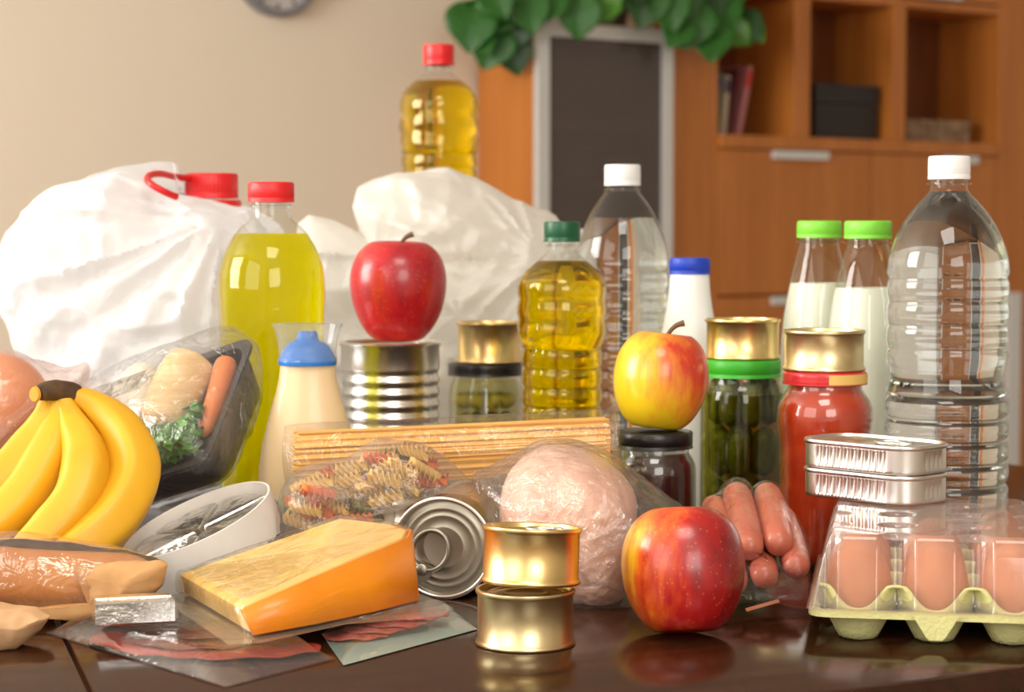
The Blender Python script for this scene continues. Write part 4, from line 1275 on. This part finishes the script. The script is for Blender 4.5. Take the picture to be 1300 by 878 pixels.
for k in range(9):
    b = .012 + .011 * k
    P = spline([tv(.084 + .003 * (k % 3), b * .85 + .008, -.014), tv(.110, b * .85 + .008, -.009), tv(.134, b * .85 + .008, -.002), tv(.148, b * .82 + .012, -.004)], 14)
    obj('leaf', MB().tube(P, [0.0085 * (1 - .3 * abs(j / 13 - .4)) for j in range(14)], 8, flat=0.35), leekm, lk, world=True, ang=180)
prm = plain('parsley_green', (104, 164, 64), 0.5, c2=(58, 116, 40), vscale=60)
ps = thing('parsley', 'bright green parsley bunch pressed under the tray film below the parsnip', 'parsley', tv(.07, .10, -.01))
lm_ = MB()
for k in range(560):
    a, b = random.gauss(.060, .026), random.gauss(.094, .012)
    a = min(max(a, .024), .12); b = min(max(b, .070), .106)
    c = tv(a, b, random.uniform(-.006, .014))
    u = Vector((random.uniform(-1, 1), random.uniform(-1, 1), random.uniform(-1, 1))).normalized()
    v = (n0 + u * .6).cross(u).normalized(); s = random.uniform(.004, .0085)
    w = u.cross(v) * s * .25
    lm_.add([c - u * s, c - u * s * .2 + v * s * .7 + w, c + u * s * .25 + v * s * .35, c + u * s, c + u * s * .25 - v * s * .35, c - u * s * .2 - v * s * .7 + w], [(0, 1, 2), (0, 2, 3), (0, 3, 4), (0, 4, 5)])
tag(obj('leaves', lm_, prm, ps, world=True, ang=30), kind='stuff')
for k in range(4):
    obj('stem', MB().tube(spline([tv(.05 + .012 * k, .085, .0), tv(.08 + .012 * k, .07, .004), tv(.11 + .012 * k, .075, .002)], 8), .0012, 6), lm2, ps, world=True)
# knobbly root under the tray
cl = thing('root_vegetable', 'knobbly brown vegetable with green top beside the cream squeeze bottle', 'vegetable', (W(353, 640, 1.556).x, 1.556, T))
rm = MB().lathe([(0, 0)] + [(0.0185 * math.sin(math.pi * k / 20) ** .8, 0.052 * (1 - math.cos(math.pi * k / 20)) / 2) for k in range(1, 20)] + [(0, 0.052)], 40)
rm.disp(lambda p: p * (1 + 0.10 * noise.noise(p * 70) + .05 * noise.noise(p * 190)) if p.z > .004 else p)
obj('root', rm, plain('earthy_root_skin', (150, 116, 66), 0.9, c2=(84, 62, 34), vscale=120, bmp=1.0, bscale=160), cl, ang=180)
for k in range(5):
    a = k * 1.3
    obj('stalk', MB().tube(spline([(0.005 * math.cos(a), .005 * math.sin(a), .044), (.008 * math.cos(a), .008 * math.sin(a), .053), (.012 * math.cos(a), .012 * math.sin(a), .057)], 8), [.005, .005, .0048, .0045, .0043, .004, .004, .0035], 8), prm, cl)

# ------------------------------------------------------------ onions in a bag
onm = plain('pale_orange_onion_skin', (232, 166, 118), 0.35, c2=(214, 138, 90), vscale=1.0, mapping=(90, 90, 8))
onp = None
OB = Vector((W(8, 520, 1.62).x, 1.62, T))
for k, (dx, dy, dz, r) in enumerate(((-.002, -.012, .128, .040), (-.084, .01, .118, .038), (-.034, -.004, .041, .040), (-.118, -.02, .039, .038), (-.078, .074, .04, .039), (.052, .02, .0745, .030))):
    if k in (1, 4, 5): continue      # nothing of these shows in the photograph
    if onp is None:
        pf = [(0, -0.92)] + [(math.cos(R(a)) ** .9, .92 * math.sin(R(a))) for a in range(-80, 81, 8)] + [(.10, 1.0), (.05, 1.15), (0, 1.18)]
        o = onp = obj('onion', MB().lathe(pf, 40), onm, ang=180)
    else: o = onp.copy(); col.objects.link(o)
    o.location = OB + Vector((dx, dy, dz)); o.scale = (r,) * 3
    o.rotation_euler = ((2.3, .9, .2, -.4, .3)[k], (.7, -.3, .2, .1, -.2)[k], k * 1.1)
    tag(o, ('round pale orange onion at the top of the bag beside the bananas', 'round pale orange onion, second in the upper layer of the bag', 'round pale orange onion at the bottom of the bag behind the bananas')[min(k, 2)], 'onion', 'onions in the clear bag')
ol = [(-130, 560), (-110, 490), (-60, 462), (0, 456), (40, 458), (70, 466), (90, 466), (106, 462), (110, 474), (98, 492), (72, 520), (44, 600), (24, 700), (-100, 705), (-130, 640)]
m = pillow(ol, 1.63, .066, .085, n=160, nr=30, e=.6, centre=(-20, 590), disp=lambda p: p + Vector((0, -.004 * crease(p, 26, 8), .003 * crease(p, 30, 2))))
push_out(m, [(OB + Vector(c), OB + Vector(c), r * 1.02) for c, r in (((-.002, -.012, .128), .040), ((-.034, -.004, .041), .040), ((-.118, -.02, .039), .038))], .002)
ob = obj('onion_bag', lift(m), film('pinkish_produce_film', (252, 244, 242), .05, .55, .08, haze=.14, hcol=(250, 226, 218), bmp=1.0, bscale=40), loc=OB, world=True, ang=180)
tag(ob, 'clear pinkish plastic bag gathered around onions beside the bananas', 'produce bag')

# ------------------------------------------------------------ round cheese box, open
bn = Vector((-.36, -.19, .90)).normalized()
bu = Vector((0.9, 0.10, .40)); bu = (bu - bn * bu.dot(bn)).normalized()
bv_ = bn.cross(bu)
BR, BH = 0.0590, 0.031
bc_ = W(248, 659, 1.495)
low = min((bc_ - bn * BH + bu * BR * math.cos(t) + bv_ * BR * math.sin(t)).z for t in [i * .1 for i in range(63)])
mbx = frame(bc_, bu, bv_, bn)
bx_ = thing('cheese_box', 'open round white cardboard cheese box tilted between bananas and cheese', 'box', (bc_.x, bc_.y, T))
wcard = plain('white_card', (236, 230, 222), 0.75, var=.05)
obj('side_wall', MB().lathe([(BR - .0016, 0), (BR, 0), (BR, -BH), (BR - .0016, -BH), (BR - .0016, 0)], 90).xf(mbx), wcard, bx_, world=True, ang=40)
obj('base', MB().lathe([(0, -BH + .0015), (BR - .0016, -BH + .0015), (BR - .0016, -BH), (0, -BH)], 90).xf(mbx), wcard, bx_, world=True, ang=40)
lab = MB()
nl = 40; A, B = [], []
for i in range(nl):
    a = R(-95 + 110 * i / (nl - 1)); k = .16 + .10 * noise.noise(Vector((i * .45, 0, 0))) + .62 * max(0.0, min(1.0, (i - 25) / 8)) + .05 * math.sin(i * 1.7)
    A.append(((BR + .0004) * math.cos(a), (BR + .0004) * math.sin(a), -BH - .0003)); B.append(((BR + .0004) * math.cos(a), (BR + .0004) * math.sin(a), -BH + BH * k * .75))
lab.add(A + B, [(i, i + 1, nl + i + 1, nl + i) for i in range(nl - 1)])
obj('torn_label', lab.xf(mbx), plain('navy_label_paper', (28, 34, 72), 0.6), bx_, world=True)
foilm = plain('silver_cheese_foil', (222, 220, 214), 0.24, 0.95, bmp=1.0, bscale=70)
for k in range(6):
    a0, a1 = R(60 * k + 14), R(60 * k + 70)
    if k == 3: continue
    r0, r1 = .004, BR - .0045
    pl = [(r0 * math.cos((a0 + a1) / 2), r0 * math.sin((a0 + a1) / 2))] + [(r1 * math.cos(a0 + (a1 - a0) * i / 8), r1 * math.sin(a0 + (a1 - a0) * i / 8)) for i in range(9)]
    cxx = sum(p[0] for p in pl) / len(pl); cyy = sum(p[1] for p in pl) / len(pl)
    def rg_(s, z): return [Vector((cxx + (p[0] - cxx) * s, cyy + (p[1] - cyy) * s, z)) for p in pl]
    w_ = MB().loft([rg_(.9, -BH + .0022), rg_(1, -BH + .004), rg_(1, -.0105), rg_(.96, -.0085), rg_(.8, -.0075), rg_(.3, -.0072)]).disp(lambda p: p + Vector((0, 0, .0010 * crease(p, 80, k))) if p.z > -.02 else p).xf(mbx)
    L = mbx @ Vector((cxx, cyy, -BH + .002))
    tag(obj('cheese_portion', w_, foilm, loc=L, world=True, ang=45), 'foil-wrapped cheese portion inside the open round box', 'cheese', 'foil portions in the round box')

# ------------------------------------------------------------ flat packs of sliced meat at the front
def quad_sheet(c, fn, nu=40, nv=30):
    A, B, C, D = c
    def g(u, v):
        p = A.lerp(B, u).lerp(D.lerp(C, u), v)
        return p + Vector((0, 0, fn(u, v, p)))
    return MB().grid(nu, nv, g)
def bulge(u, v): return min(1.0, 9 * u * (1 - u)) ** .7 * min(1.0, 9 * v * (1 - v)) ** .7
packf = film('vacuum_pack_film', (252, 248, 248), .06, .6, .05, haze=.015, bmp=.5, bscale=28)
A_, B_, C_, D_ = GZ(58, 805, 0), GZ(286, 874, 0), GZ(426, 838, 0), GZ(200, 772, 0)
mp = thing('meat_pack', 'clear vacuum pack of dark red sliced cured meat under the cheese', 'meat pack', (A_ + B_ + C_ + D_) / 4)
obj('backing', quad_sheet((A_, B_, C_, D_), lambda u, v, p: .0010, 4, 4), film('clear_backing_sheet', (235, 232, 235), .05, .5, .08, haze=.12, hcol=(220, 220, 226)), mp, world=True)
obj('film', quad_sheet((A_, B_, C_, D_), lambda u, v, p: .0018 + .0110 * bulge(u, v) + .0012 * crease(p, 40, 1) * bulge(u, v)), packf, mp, world=True, ang=180)
meat = plain('cured_meat', (164, 46, 34), .4, c2=(120, 24, 20), vscale=1.0, mapping=(40, 190, 40), coat=.2)
ham = plain('dark_cured_ham', (128, 62, 46), .4, c2=(96, 38, 30), vscale=50, coat=.2)
def mslice(c, rx, ry, ang_, z, mat, label, group, tilt=0.0):
    m = MB().lathe([(0, 0), (.96, 0), (1, .0006), (.97, .0013), (0, .0014)], 40, mod=lambda a, zz, r: 1 + .04 * math.sin(3 * a + c.x * 90) + .02 * math.sin(7 * a))
    m.disp(lambda p: Vector((p.x * rx, p.y * ry, p.z + tilt * p.x * rx + .0007 * math.sin(p.x * 7 + p.y * 3))))
    o = obj('meat_slice', m, mat, loc=Vector((c.x, c.y, T + z)), rot=(0, 0, ang_), ang=60)
    tag(o, label, 'meat slice', group)
mslice(GZ(190, 818, .004), .052, .022, R(-38), .0030, meat, 'long red slice of cured meat in the pack beside the foil block', 'slices in the front pack')
mslice(GZ(240, 812, .006), .040, .026, R(-20), .0052, ham, 'brownish slice of cured ham overlapping the red slice', 'slices in the front pack')
mslice(GZ(332, 826, .004), .040, .018, R(22), .0030, meat, 'red slice of cured meat under the front corner of the cheese', 'slices in the front pack')
mslice(GZ(290, 806, .006), .034, .024, R(10), .0080, ham, 'brownish slice of cured ham just under the cheese wrapper', 'slices in the front pack')
A_, B_, C_, D_ = GZ(408, 806, 0), GZ(436, 846, 0), GZ(606, 800, 0), GZ(566, 768, 0)
mp = thing('meat_pack', 'thin bluish-green edged pack of sliced salami between cheese and tins', 'meat pack', (A_ + B_ + C_ + D_) / 4)
obj('backing', quad_sheet((A_, B_, C_, D_), lambda u, v, p: .0009, 4, 4), plain('bluish_green_backing', (150, 178, 168), .35), mp, world=True)
obj('film', quad_sheet((A_, B_, C_, D_), lambda u, v, p: .0014 + .0075 * bulge(u, v) + .001 * crease(p, 40, 5) * bulge(u, v)), packf, mp, world=True, ang=180)
sal = plain('salami', (170, 52, 56), .4, c2=(206, 120, 112), vscale=160, coat=.2)
for k, (px, py, l) in enumerate(((452, 805, 'first'), (478, 800, 'second'), (505, 796, 'third'), (532, 790, 'fourth'))):
    mslice(GZ(px, py, .003), .021, .017, R(20), .0022 + .0018 * k, sal, l + ' salami slice of the row in the bluish-green edged pack', 'slices in the bluish-green pack', 0)

# foil block
fA = W(121, 795, 1.272); fB = W(222, 785, 1.285)
fdir = (fB - fA); fl_ = fdir.length; fdir.z = 0; fdir.normalize()
fo = thing('foil_block', 'small silver foil-wrapped block lying before the bread bag', 'foil block', fA, rot=(0, 0, math.atan2(fdir.y, fdir.x)))
fh = 0.0148
m = MB().loft([[Vector((x, y, z)) for x, y in ((0 + i, 0 + i), (fl_ - i, i), (fl_ - i, .028 - i), (i, .028 - i))] for i, z in ((.0012, 0), (0, .001), (0, fh - .001), (.0012, fh))])
o = obj('foil_wrap', m, M['foil'], fo, ang=30)
obj('end_fold', MB().add([(fl_ + .0002, .002, .001), (fl_ + .003, .006, .003), (fl_ + .003, .022, .003), (fl_ + .0002, .026, .001), (fl_ + .001, .014, fh - .002)], [(0, 1, 4), (1, 2, 4), (2, 3, 4)]), M['foil'], fo)
obj('top_seam', MB().box((.001, .012, fh), (fl_ - .001, .016, fh + .0008)), M['foil'], fo, ang=30)

# ------------------------------------------------------------ the cheese wedge
zb = .0155
Bp, Cp, Ap = GZ(322, 806, zb), GZ(526, 762, zb), GZ(232, 752, zb)
B2, C2, A2 = W(307, 772, Bp.y + .004), W(512, 682, Cp.y + .010), W(228, 728, Ap.y + .004)
E2, D2 = W(494, 664, Cp.y + .042), W(432, 657, Cp.y + .056)
def drop(p): return Vector((p.x, p.y, T + zb))
topP = [A2, B2, B2.lerp(C2, .35) + Vector((.002, -.004, .002)), B2.lerp(C2, .7) + Vector((.002, -.004, .002)), C2, C2.lerp(E2, .5) + Vector((.008, -.002, .001)), E2, D2]
botP = [Ap, Bp, Bp.lerp(Cp, .35) + Vector((.002, -.004, 0)), Bp.lerp(Cp, .7) + Vector((.002, -.004, 0)), Cp, drop(C2.lerp(E2, .5)) + Vector((.010, 0, 0)), drop(E2), drop(D2)]
cen = sum(topP, Vector()) / 8
def shrink(P, s, dz=0): return [cen + (p - cen) * s + Vector((0, 0, dz)) if False else Vector((cen.x + (p.x - cen.x) * s, cen.y + (p.y - cen.y) * s, p.z + dz)) for p in P]
cw = thing('cheese_wedge', 'large wedge of yellow cheese with orange rind in clear wrapping', 'cheese', (cen.x, cen.y, T + zb))
paste = plain('yellow_cheese_paste', (250, 214, 138), .4, c2=(242, 196, 112), vscale=22, sss=.15)
def toward(P, s, dz): return [cen + (p - cen) * s + Vector((0, 0, dz)) for p in P]
def seg_ring(P):
    out = []
    for k in range(8):
        for i in range(12): out.append(P[k].lerp(P[(k + 1) % 8], i / 12))
    return out
rt_, rb_ = seg_ring(topP), seg_ring(botP)
obj('paste', MB().loft([shrink(rb_, .985), shrink(rt_, .992, -.0012), toward(rt_, .975, 0), toward(rt_, .6, 0), toward(rt_, .02, 0)]), paste, cw, world=True, ang=40)
rindm = plain('orange_cheese_rind', (240, 146, 18), .38, c2=(228, 130, 14), vscale=20, sss=.1, coat=.2)
ri = MB()
idx = [1, 2, 3, 4, 5, 6]
outr = lambda P, k: P[k] + (Vector((P[k].x - cen.x, P[k].y - cen.y, 0)).normalized()) * .0016
nk = len(idx)
vs = [outr(botP, k) for k in idx] + [outr(topP, k) + Vector((0, 0, -.0006)) for k in idx] + [shrink(topP, .955, .0003)[k] for k in idx]
fs = [(i, i + 1, nk + i + 1, nk + i) for i in range(nk - 1)] + [(nk + i, nk + i + 1, 2 * nk + i + 1, 2 * nk + i) for i in range(0)]
ri.add(vs, fs)
o = obj('rind', ri, rindm, cw, world=True, ang=60)
sd = o.modifiers.new('thickness', 'SOLIDIFY'); sd.thickness = .002; sd.offset = 1
cf = film('cheese_wrap_film', (254, 252, 246), .11, .7, .06, haze=.03, bmp=.6, bscale=20)
wr_ = [shrink(rb_, 1.05), [a.lerp(b, .5) for a, b in zip(shrink(rb_, 1.045), shrink(rt_, 1.04))], shrink(rt_, 1.03, -.002), shrink(rt_, 1.012, .0020)] + [toward(rt_, q, .0034) for q in (.95, .88, .8, .7, .6, .5, .4, .3, .2, .1, .02)]
obj('wrapping', MB().loft(wr_, False, True).disp(lambda p: p + Vector((0, -.0008, .0010)) * crease(p, 55, 2)), cf, cw, world=True, ang=180)
flg = [GZ(x, y, .0142) for x, y in ((212, 752), (220, 770), (290, 818), (330, 816), (440, 792), (560, 782), (576, 771), (546, 758))] + [Vector((E2.x + .01, E2.y + .012, T + .0142)), Vector((D2.x - .01, D2.y + .012, T + .0142))]
obj('wrap_flange', MB().add(flg + [drop(cen) - Vector((0, 0, .0013))], [(i, (i + 1) % len(flg), len(flg)) for i in range(len(flg))]), film('wrap_flange_film', (250, 250, 246), .06, .6, .08, haze=.16, hcol=(244, 240, 224)), cw, world=True)

# ------------------------------------------------------------ bread
BDp = 1.375
crust = plain('bread_crust', (208, 146, 78), .6, c2=(186, 116, 54), vscale=26)
lf = taper('bread_loaf', [W(-130, 720, BDp), W(-40, 728, BDp), W(60, 736, BDp), W(150, 738, BDp), W(196, 736, BDp)], lambda u: .0205 * max(0.0, 1 - max(0, (u - .55) / .47) ** 3) ** .5, crust, 'long golden bread loaf inside the paper and film bag', 'bread', seg=28)
_lp = [W(-130, 720, BDp), W(-40, 728, BDp), W(60, 736, BDp), W(150, 738, BDp)]
LOAFC = [(a, b, .0205) for a, b in zip(_lp, _lp[1:])]
brb = thing('bread_bag', 'bread bag of clear film and brown paper before the bananas', 'bread bag', (W(60, 760, BDp).x, BDp, T))
ol = [(-140, 690), (-60, 677), (20, 674), (100, 684), (150, 694), (196, 706), (213, 714), (208, 744), (186, 762), (120, 779), (60, 782), (0, 778), (-140, 780)]
wr = lambda s, k: (lambda p: p + Vector((0, -k * crease(p, 30, s), k * .6 * crease(p, 26, s + 2))))
obj('film_window', push_out(pillow(ol, BDp, .034, None, n=150, nr=26, e=.65, centre=(60, 728), disp=wr(3, .0032), sharp=True), LOAFC, .0016), film('bread_bag_film', (252, 244, 232), .13, .7, .05, bmp=.9, bscale=30, haze=.05), brb, world=True, ang=180)
ol2 = [(-140, 745), (-60, 690), (20, 684), (100, 690), (150, 698), (196, 708), (212, 716), (206, 744), (186, 762), (120, 780), (60, 784), (0, 780), (-140, 782)]
obj('paper_back', push_out(pillow(ol2, BDp + .001, None, .034, n=140, nr=18, e=.65, centre=(60, 740), disp=wr(6, .002), sharp=True), LOAFC, .0016), M['kraft'], brb, world=True, ang=60)
ol3 = [(96, 724), (120, 714), (160, 711), (206, 712), (214, 716), (206, 744), (186, 758), (150, 764), (126, 780), (112, 764)]
obj('paper_end', pillow(ol3, BDp - .024, .011, None, n=90, nr=14, e=.7, disp=wr(9, .003), sharp=True), M['kraft'], brb, world=True, ang=50)
obj('paper_edge', pillow([(-140, 770), (0, 768), (60, 772), (118, 766), (126, 778), (100, 788), (40, 784), (-140, 792)], BDp - .03, .006, .006, n=90, nr=6, disp=wr(12, .003), sharp=True), M['kraft'], brb, world=True, ang=50)
kb = obj('paper_bag', lift(pillow([(-120, 770), (-40, 762), (10, 768), (46, 776), (64, 784), (50, 800), (26, 818), (0, 830), (-60, 838), (-120, 836)], 1.285, .022, .03, n=120, nr=20, e=.7, disp=wr(15, .004), sharp=True)), plain('tan_wrapping_paper', (214, 172, 128), .8, c2=(196, 150, 104), vscale=30, bmp=.3, bscale=60), loc=W(0, 800, 1.285), world=True, ang=50)
tag(kb, 'crumpled tan paper bag end in front of the bread bag', 'paper bag')

# ------------------------------------------------------------ pasta
CANCAP = [(fc + nf * .0, fc - nf * hl, Rl + .0012)]
SD = 1.553
pa, pb = W(380, 583, SD), W(772, 564, SD)
pa.y -= .004
sax = (pb - pa).normalized(); sy_ = Vector((0, 1, 0)); sz_ = sax.cross(sy_).normalized()
if sz_.z < 0: sz_ = -sz_
spg = thing('spaghetti_pack', 'clear pack of straight spaghetti lying across the can and chicken', 'pasta pack', (pa + pb) / 2 - Vector((0, 0, .026)))
sm = MB()
for k in range(330):
    a = random.uniform(0, 2 * math.pi); q = random.random() ** .35
    yy, zz = .017 * q * math.cos(a), .0215 * q * math.sin(a)
    j0, j1 = random.uniform(-.003, .002), random.uniform(-.003, .002)
    p0 = pa + sax * j0 + sy_ * yy + sz_ * zz; p1 = pb + sax * j1 + sy_ * (yy + random.uniform(-.002, .002)) + sz_ * (zz * .92 + random.uniform(-.0015, .0015))
    sm.tube([p0, p1], .00105, 6)
tag(obj('spaghetti', sm, plain('dry_spaghetti', (236, 186, 100), .5, c2=(222, 164, 78), vscale=20), spg, world=True, ang=60), kind='stuff')
core = MB().tube([pa.lerp(pb, .01), pa.lerp(pb, .99)], .0145, 20, flat=1.15)
obj('spaghetti_core', core, bpy.data.materials['dry_spaghetti'], spg, world=True)
sl_pts = [pa - sax * .012, pa - sax * .004, pa + sax * .02, pa.lerp(pb, .5), pb - sax * .02, pb + sax * .003, pb + sax * .006, pb + sax * .009]
m = MB().tube(spline(sl_pts, 60), [.006 + .0185 * min(1, k / 5) * (1 - .6 * max(0, (k - 52) / 8)) for k in range(60)], 40, flat=1.12).disp(lambda p: p + Vector((0, -.0014 * crease(p, 45, 3), .0014 * crease(p, 50, 6))))
push_out(m, CANCAP)
obj('film_sleeve', m, film('pasta_pack_film', (254, 252, 246), .05, .5, .06, haze=.03, bmp=.8, bscale=40), spg, world=True, ang=180)

# bag of coloured fusilli
GD = 1.492
gol = [(352, 655), (362, 612), (398, 588), (440, 581), (470, 562), (500, 556), (545, 568), (580, 594), (602, 622), (560, 628), (510, 638), (497, 690), (480, 752), (380, 752), (358, 700)]
GL = Vector((W(430, 700, GD).x, GD, T))
m = pillow(gol, GD, .044, .040, n=150, nr=30, e=.62, centre=(440, 650), disp=lambda p: p + Vector((0, -.004 * crease(p, 28, 6), .002 * crease(p, 32, 9))))
push_out(m, CANCAP)
fb = tag(obj('pasta_bag', lift(m), film('milky_pasta_film', (252, 250, 246), .05, .55, .09, haze=.12, hcol=(244, 234, 226), bmp=1.0, bscale=36), loc=GL, world=True, ang=180), 'clear plastic bag of three-coloured spiral pasta behind the cheese wedge', 'pasta bag')
def fusilli():
    m = MB(); n = 26
    for b in range(3):
        rows = []
        for k in range(n):
            u = k / (n - 1); a = b * 2 * math.pi / 3 + u * 4 * math.pi
            z = (u - .5) * .025
            rr = .0054
            rows.append([Vector((.0008 * math.cos(a + 1.5), .0008 * math.sin(a + 1.5), z)), Vector((rr * math.cos(a), rr * math.sin(a), z)), Vector((rr * math.cos(a + .25), rr * math.sin(a + .25), z)), Vector((.0008 * math.cos(a - 1.5), .0008 * math.sin(a - 1.5), z))])
        m.loft(rows)
    return m
fus = []
for nm, c, c2 in (('pale', (232, 196, 116), (216, 176, 92)), ('orange', (232, 124, 50), (214, 100, 36)), ('green', (120, 118, 52), (92, 94, 40))):
    fus.append((nm, obj('pasta_spiral', fusilli(), plain(nm + '_pasta', c, .6, c2=c2, vscale=60), ang=50)))
used = [False] * 3
spots = []
cpoly = [W(px, py, GD) for px, py in gol]
def inside(x, z):
    r = False; n = len(cpoly)
    for i in range(n):
        a, b = cpoly[i], cpoly[i - 1]
        if (a.z > z) != (b.z > z) and x < (b.x - a.x) * (z - a.z) / (b.z - a.z) + a.x: r = not r
    return r
from mathutils import Euler
taken = []
tries = 0
while len(spots) < 85 and tries < 60000:
    tries += 1
    x = random.uniform(W(350, 650, GD).x, W(602, 620, GD).x); z = random.uniform(T + .014, W(500, 558, GD).z)
    y = GD + random.uniform(-.034, .018)
    e = Euler((random.uniform(-.4, .4), R(90) + random.uniform(-.6, .6), random.uniform(-.45, .45)))
    ax = e.to_matrix() @ Vector((0, 0, 1))
    p = Vector((x, y, z))
    q = [p + ax * (.0115 * k / 2) for k in range(-2, 3)]
    off = .004 + .22 * abs(y - GD)
    if not all(inside(v.x + dx, v.z + dz) for v in (q[0], q[2], q[4]) for dx, dz in ((off, 0), (-off, 0), (0, off), (0, -off))): continue
    if any((v - (fc - nf * max(0.0, min(hl, (fc - v).dot(nf))))).length < Rl + .0075 for v in q): continue
    if any((p - c0).length < .034 and min((u - v).length for u in q for v in qq) < .0096 for c0, qq in taken): continue
    taken.append((p, q)); spots.append((p, e))
for k, (p, e) in enumerate(spots):
    i = (0, 0, 1, 0, 2, 1, 0)[k % 7]
    nm, src = fus[i]
    if not used[i]: o = src; used[i] = True
    else: o = src.copy(); col.objects.link(o)
    o.location = p
    o.rotation_euler = e
    tag(o, nm + ' coloured pasta spiral inside the clear pasta bag', 'pasta', 'spirals in the pasta bag')

# ------------------------------------------------------------ chicken in film
KD = 1.468
kol = [(634, 650), (642, 608), (664, 580), (694, 566), (728, 566), (762, 580), (792, 604), (808, 634), (806, 680), (800, 730), (780, 764), (720, 770), (668, 764), (640, 710)]
KSEG = [((668, 676), (716, 660), .011, .010), ((716, 660), (738, 690), .010, .008), ((745, 618), (772, 700), .022, .014), ((772, 700), (764, 752), .013, .012), ((690, 745), (700, 715), .014, .008)]
KSEG = [(W(a[0], a[1], KD), W(b[0], b[1], KD), r, h) for a, b, r, h in KSEG]
def kd(p):
    k = .005 * noise.noise(p * 30) + .0012 * noise.noise(p * 160)
    if p.y < KD:
        best = 0
        for A, B, r, h in KSEG:
            ax, az = B.x - A.x, B.z - A.z
            t = max(0, min(1, ((p.x - A.x) * ax + (p.z - A.z) * az) / (ax * ax + az * az)))
            dd = math.hypot(p.x - A.x - ax * t, p.z - A.z - az * t) / r
            best = max(best, h * max(0.0, 1 - dd * dd) ** .5 if dd < 1 else 0)
        k += best * .75
    return p + Vector((0, -k, 0))
ck = thing('whole_chicken', 'pale raw whole chicken wrapped in shiny clear film behind the tins', 'chicken', (W(722, 700, KD).x, KD, T))
chm = plain('raw_chicken_skin', (238, 202, 182), .42, c2=(226, 172, 146), vscale=18, bmp=.35, bscale=240, sss=.2, coat=.15)
obj('body', lift(pillow(kol, KD, .058, .045, n=200, nr=70, e=.62, centre=(722, 670), disp=kd)), chm, ck, world=True, ang=180)
fol = [(600, 606), (622, 592), (650, 578), (688, 560), (730, 560), (770, 574), (806, 598), (842, 626), (872, 650), (866, 676), (836, 690), (818, 730), (804, 772), (720, 774), (650, 772), (624, 720), (618, 660)]
cfm = push_out(lift(pillow(fol, KD, .072, .052, n=180, nr=40, e=.58, centre=(722, 670), disp=lambda p: p + Vector((0, -.0042 * crease(p, 38, 4), .0022 * crease(p, 44, 7))))), CANCAP)
obj('film', cfm, film('chicken_film', (252, 250, 250), .12, .7, .06, haze=.04, bmp=1.0, bscale=70), ck, world=True, ang=180)

# ------------------------------------------------------------ sausages
ssm = plain('frankfurter_skin', (196, 116, 92), .42, c2=(178, 94, 72), vscale=30, coat=.25, sss=.1)
SG = [((905, 640, 1.50), (926, 712, 1.392), .0100, 'frankfurter sausage nearest the big apple in the film pack'),
      ((934, 624, 1.50), (953, 700, 1.388), .0107, 'long frankfurter sausage in the upper layer beside the jam jar'),
      ((973, 625, 1.50), (990, 694, 1.388), .0107, 'upper frankfurter sausage beside the tomato sauce jar'),
      ((990, 652, 1.495), (1013, 724, 1.380), .0100, 'frankfurter sausage with rounded end beside the egg carton'),
      ((955, 668, 1.49), (972, 736, 1.378), .0100, 'lower frankfurter sausage with wrinkled end on the pack base'),
      ((915, 690, 1.49), (934, 742, 1.384), .0100, 'lower frankfurter sausage mostly hidden behind the big apple')]
for (a, b, r, lab_) in SG:
    A_, B_ = W(*a), W(*b)
    mid = A_.lerp(B_, .5) + Vector((0, 0, .003))
    P = spline([A_, mid, B_], 26)
    o = obj('sausage', MB().tube(P, [max(.0012, r * max(0, 1 - abs(2 * k / 25 - 1) ** 9) ** .5) for k in range(26)], 20), ssm, loc=mid, world=True, ang=180)
    tag(o, lab_, 'sausage', 'frankfurters in the film pack')
A_, B_, C_, D_ = GZ(880, 776, .0), GZ(1048, 784, .0), Vector((.222, 1.545, T)), Vector((.136, 1.545, T))
sp = thing('sausage_pack', 'clear film pack with flat rim around the frankfurter sausages', 'sausage pack', (A_ + B_ + C_ + D_) / 4)
obj('base_sheet', quad_sheet((A_, B_, C_, D_), lambda u, v, p: .0045 + .004 * math.sin(u * 3.1) * (1 - v) + .0012 * math.sin(u * 14), 30, 12), film('pack_base_film', (214, 210, 208), .07, .6, .07, haze=.04), sp, world=True, ang=180)
obj('pack_label', MB().add([GZ(946, 772, .010), GZ(988, 760, .012), GZ(990, 764, .012), GZ(948, 776, .010)], [(0, 1, 2, 3)]), plain('tan_print', (190, 130, 92), .6), sp, world=True)
sfo = [(888, 672), (902, 648), (932, 630), (978, 632), (1000, 648), (1030, 700), (1040, 740), (1020, 762), (960, 768), (908, 764), (890, 710)]
def sfd(p):
    t = max(0.0, min(1.0, (p.z - T - .02) / .06))
    return p + Vector((0, .10 * (t - .45), 0)) + Vector((0, -.0012 * crease(p, 60, 4), 0))
sfm = lift(pillow(sfo, 1.435, .040, .03, n=120, nr=24, e=.6, disp=sfd))
scaps = []
for (a, b, r, _l) in SG:
    A, B = W(*a), W(*b); m_ = A.lerp(B, .5) + Vector((0, 0, .003))
    scaps += [(A, m_, r), (m_, B, r)]
for _k in range(6): push_out(sfm, scaps, .0022)
for p in sfm.v:                # stay clear of the egg carton
    e = (p - ce.location).dot(ex)
    if e > -.010: p -= ex * (e + .010)
obj('film', lift(sfm), film('tight_sausage_film', (254, 250, 250), .03, .5, .06, bmp=.6, bscale=70), sp, world=True, ang=180)
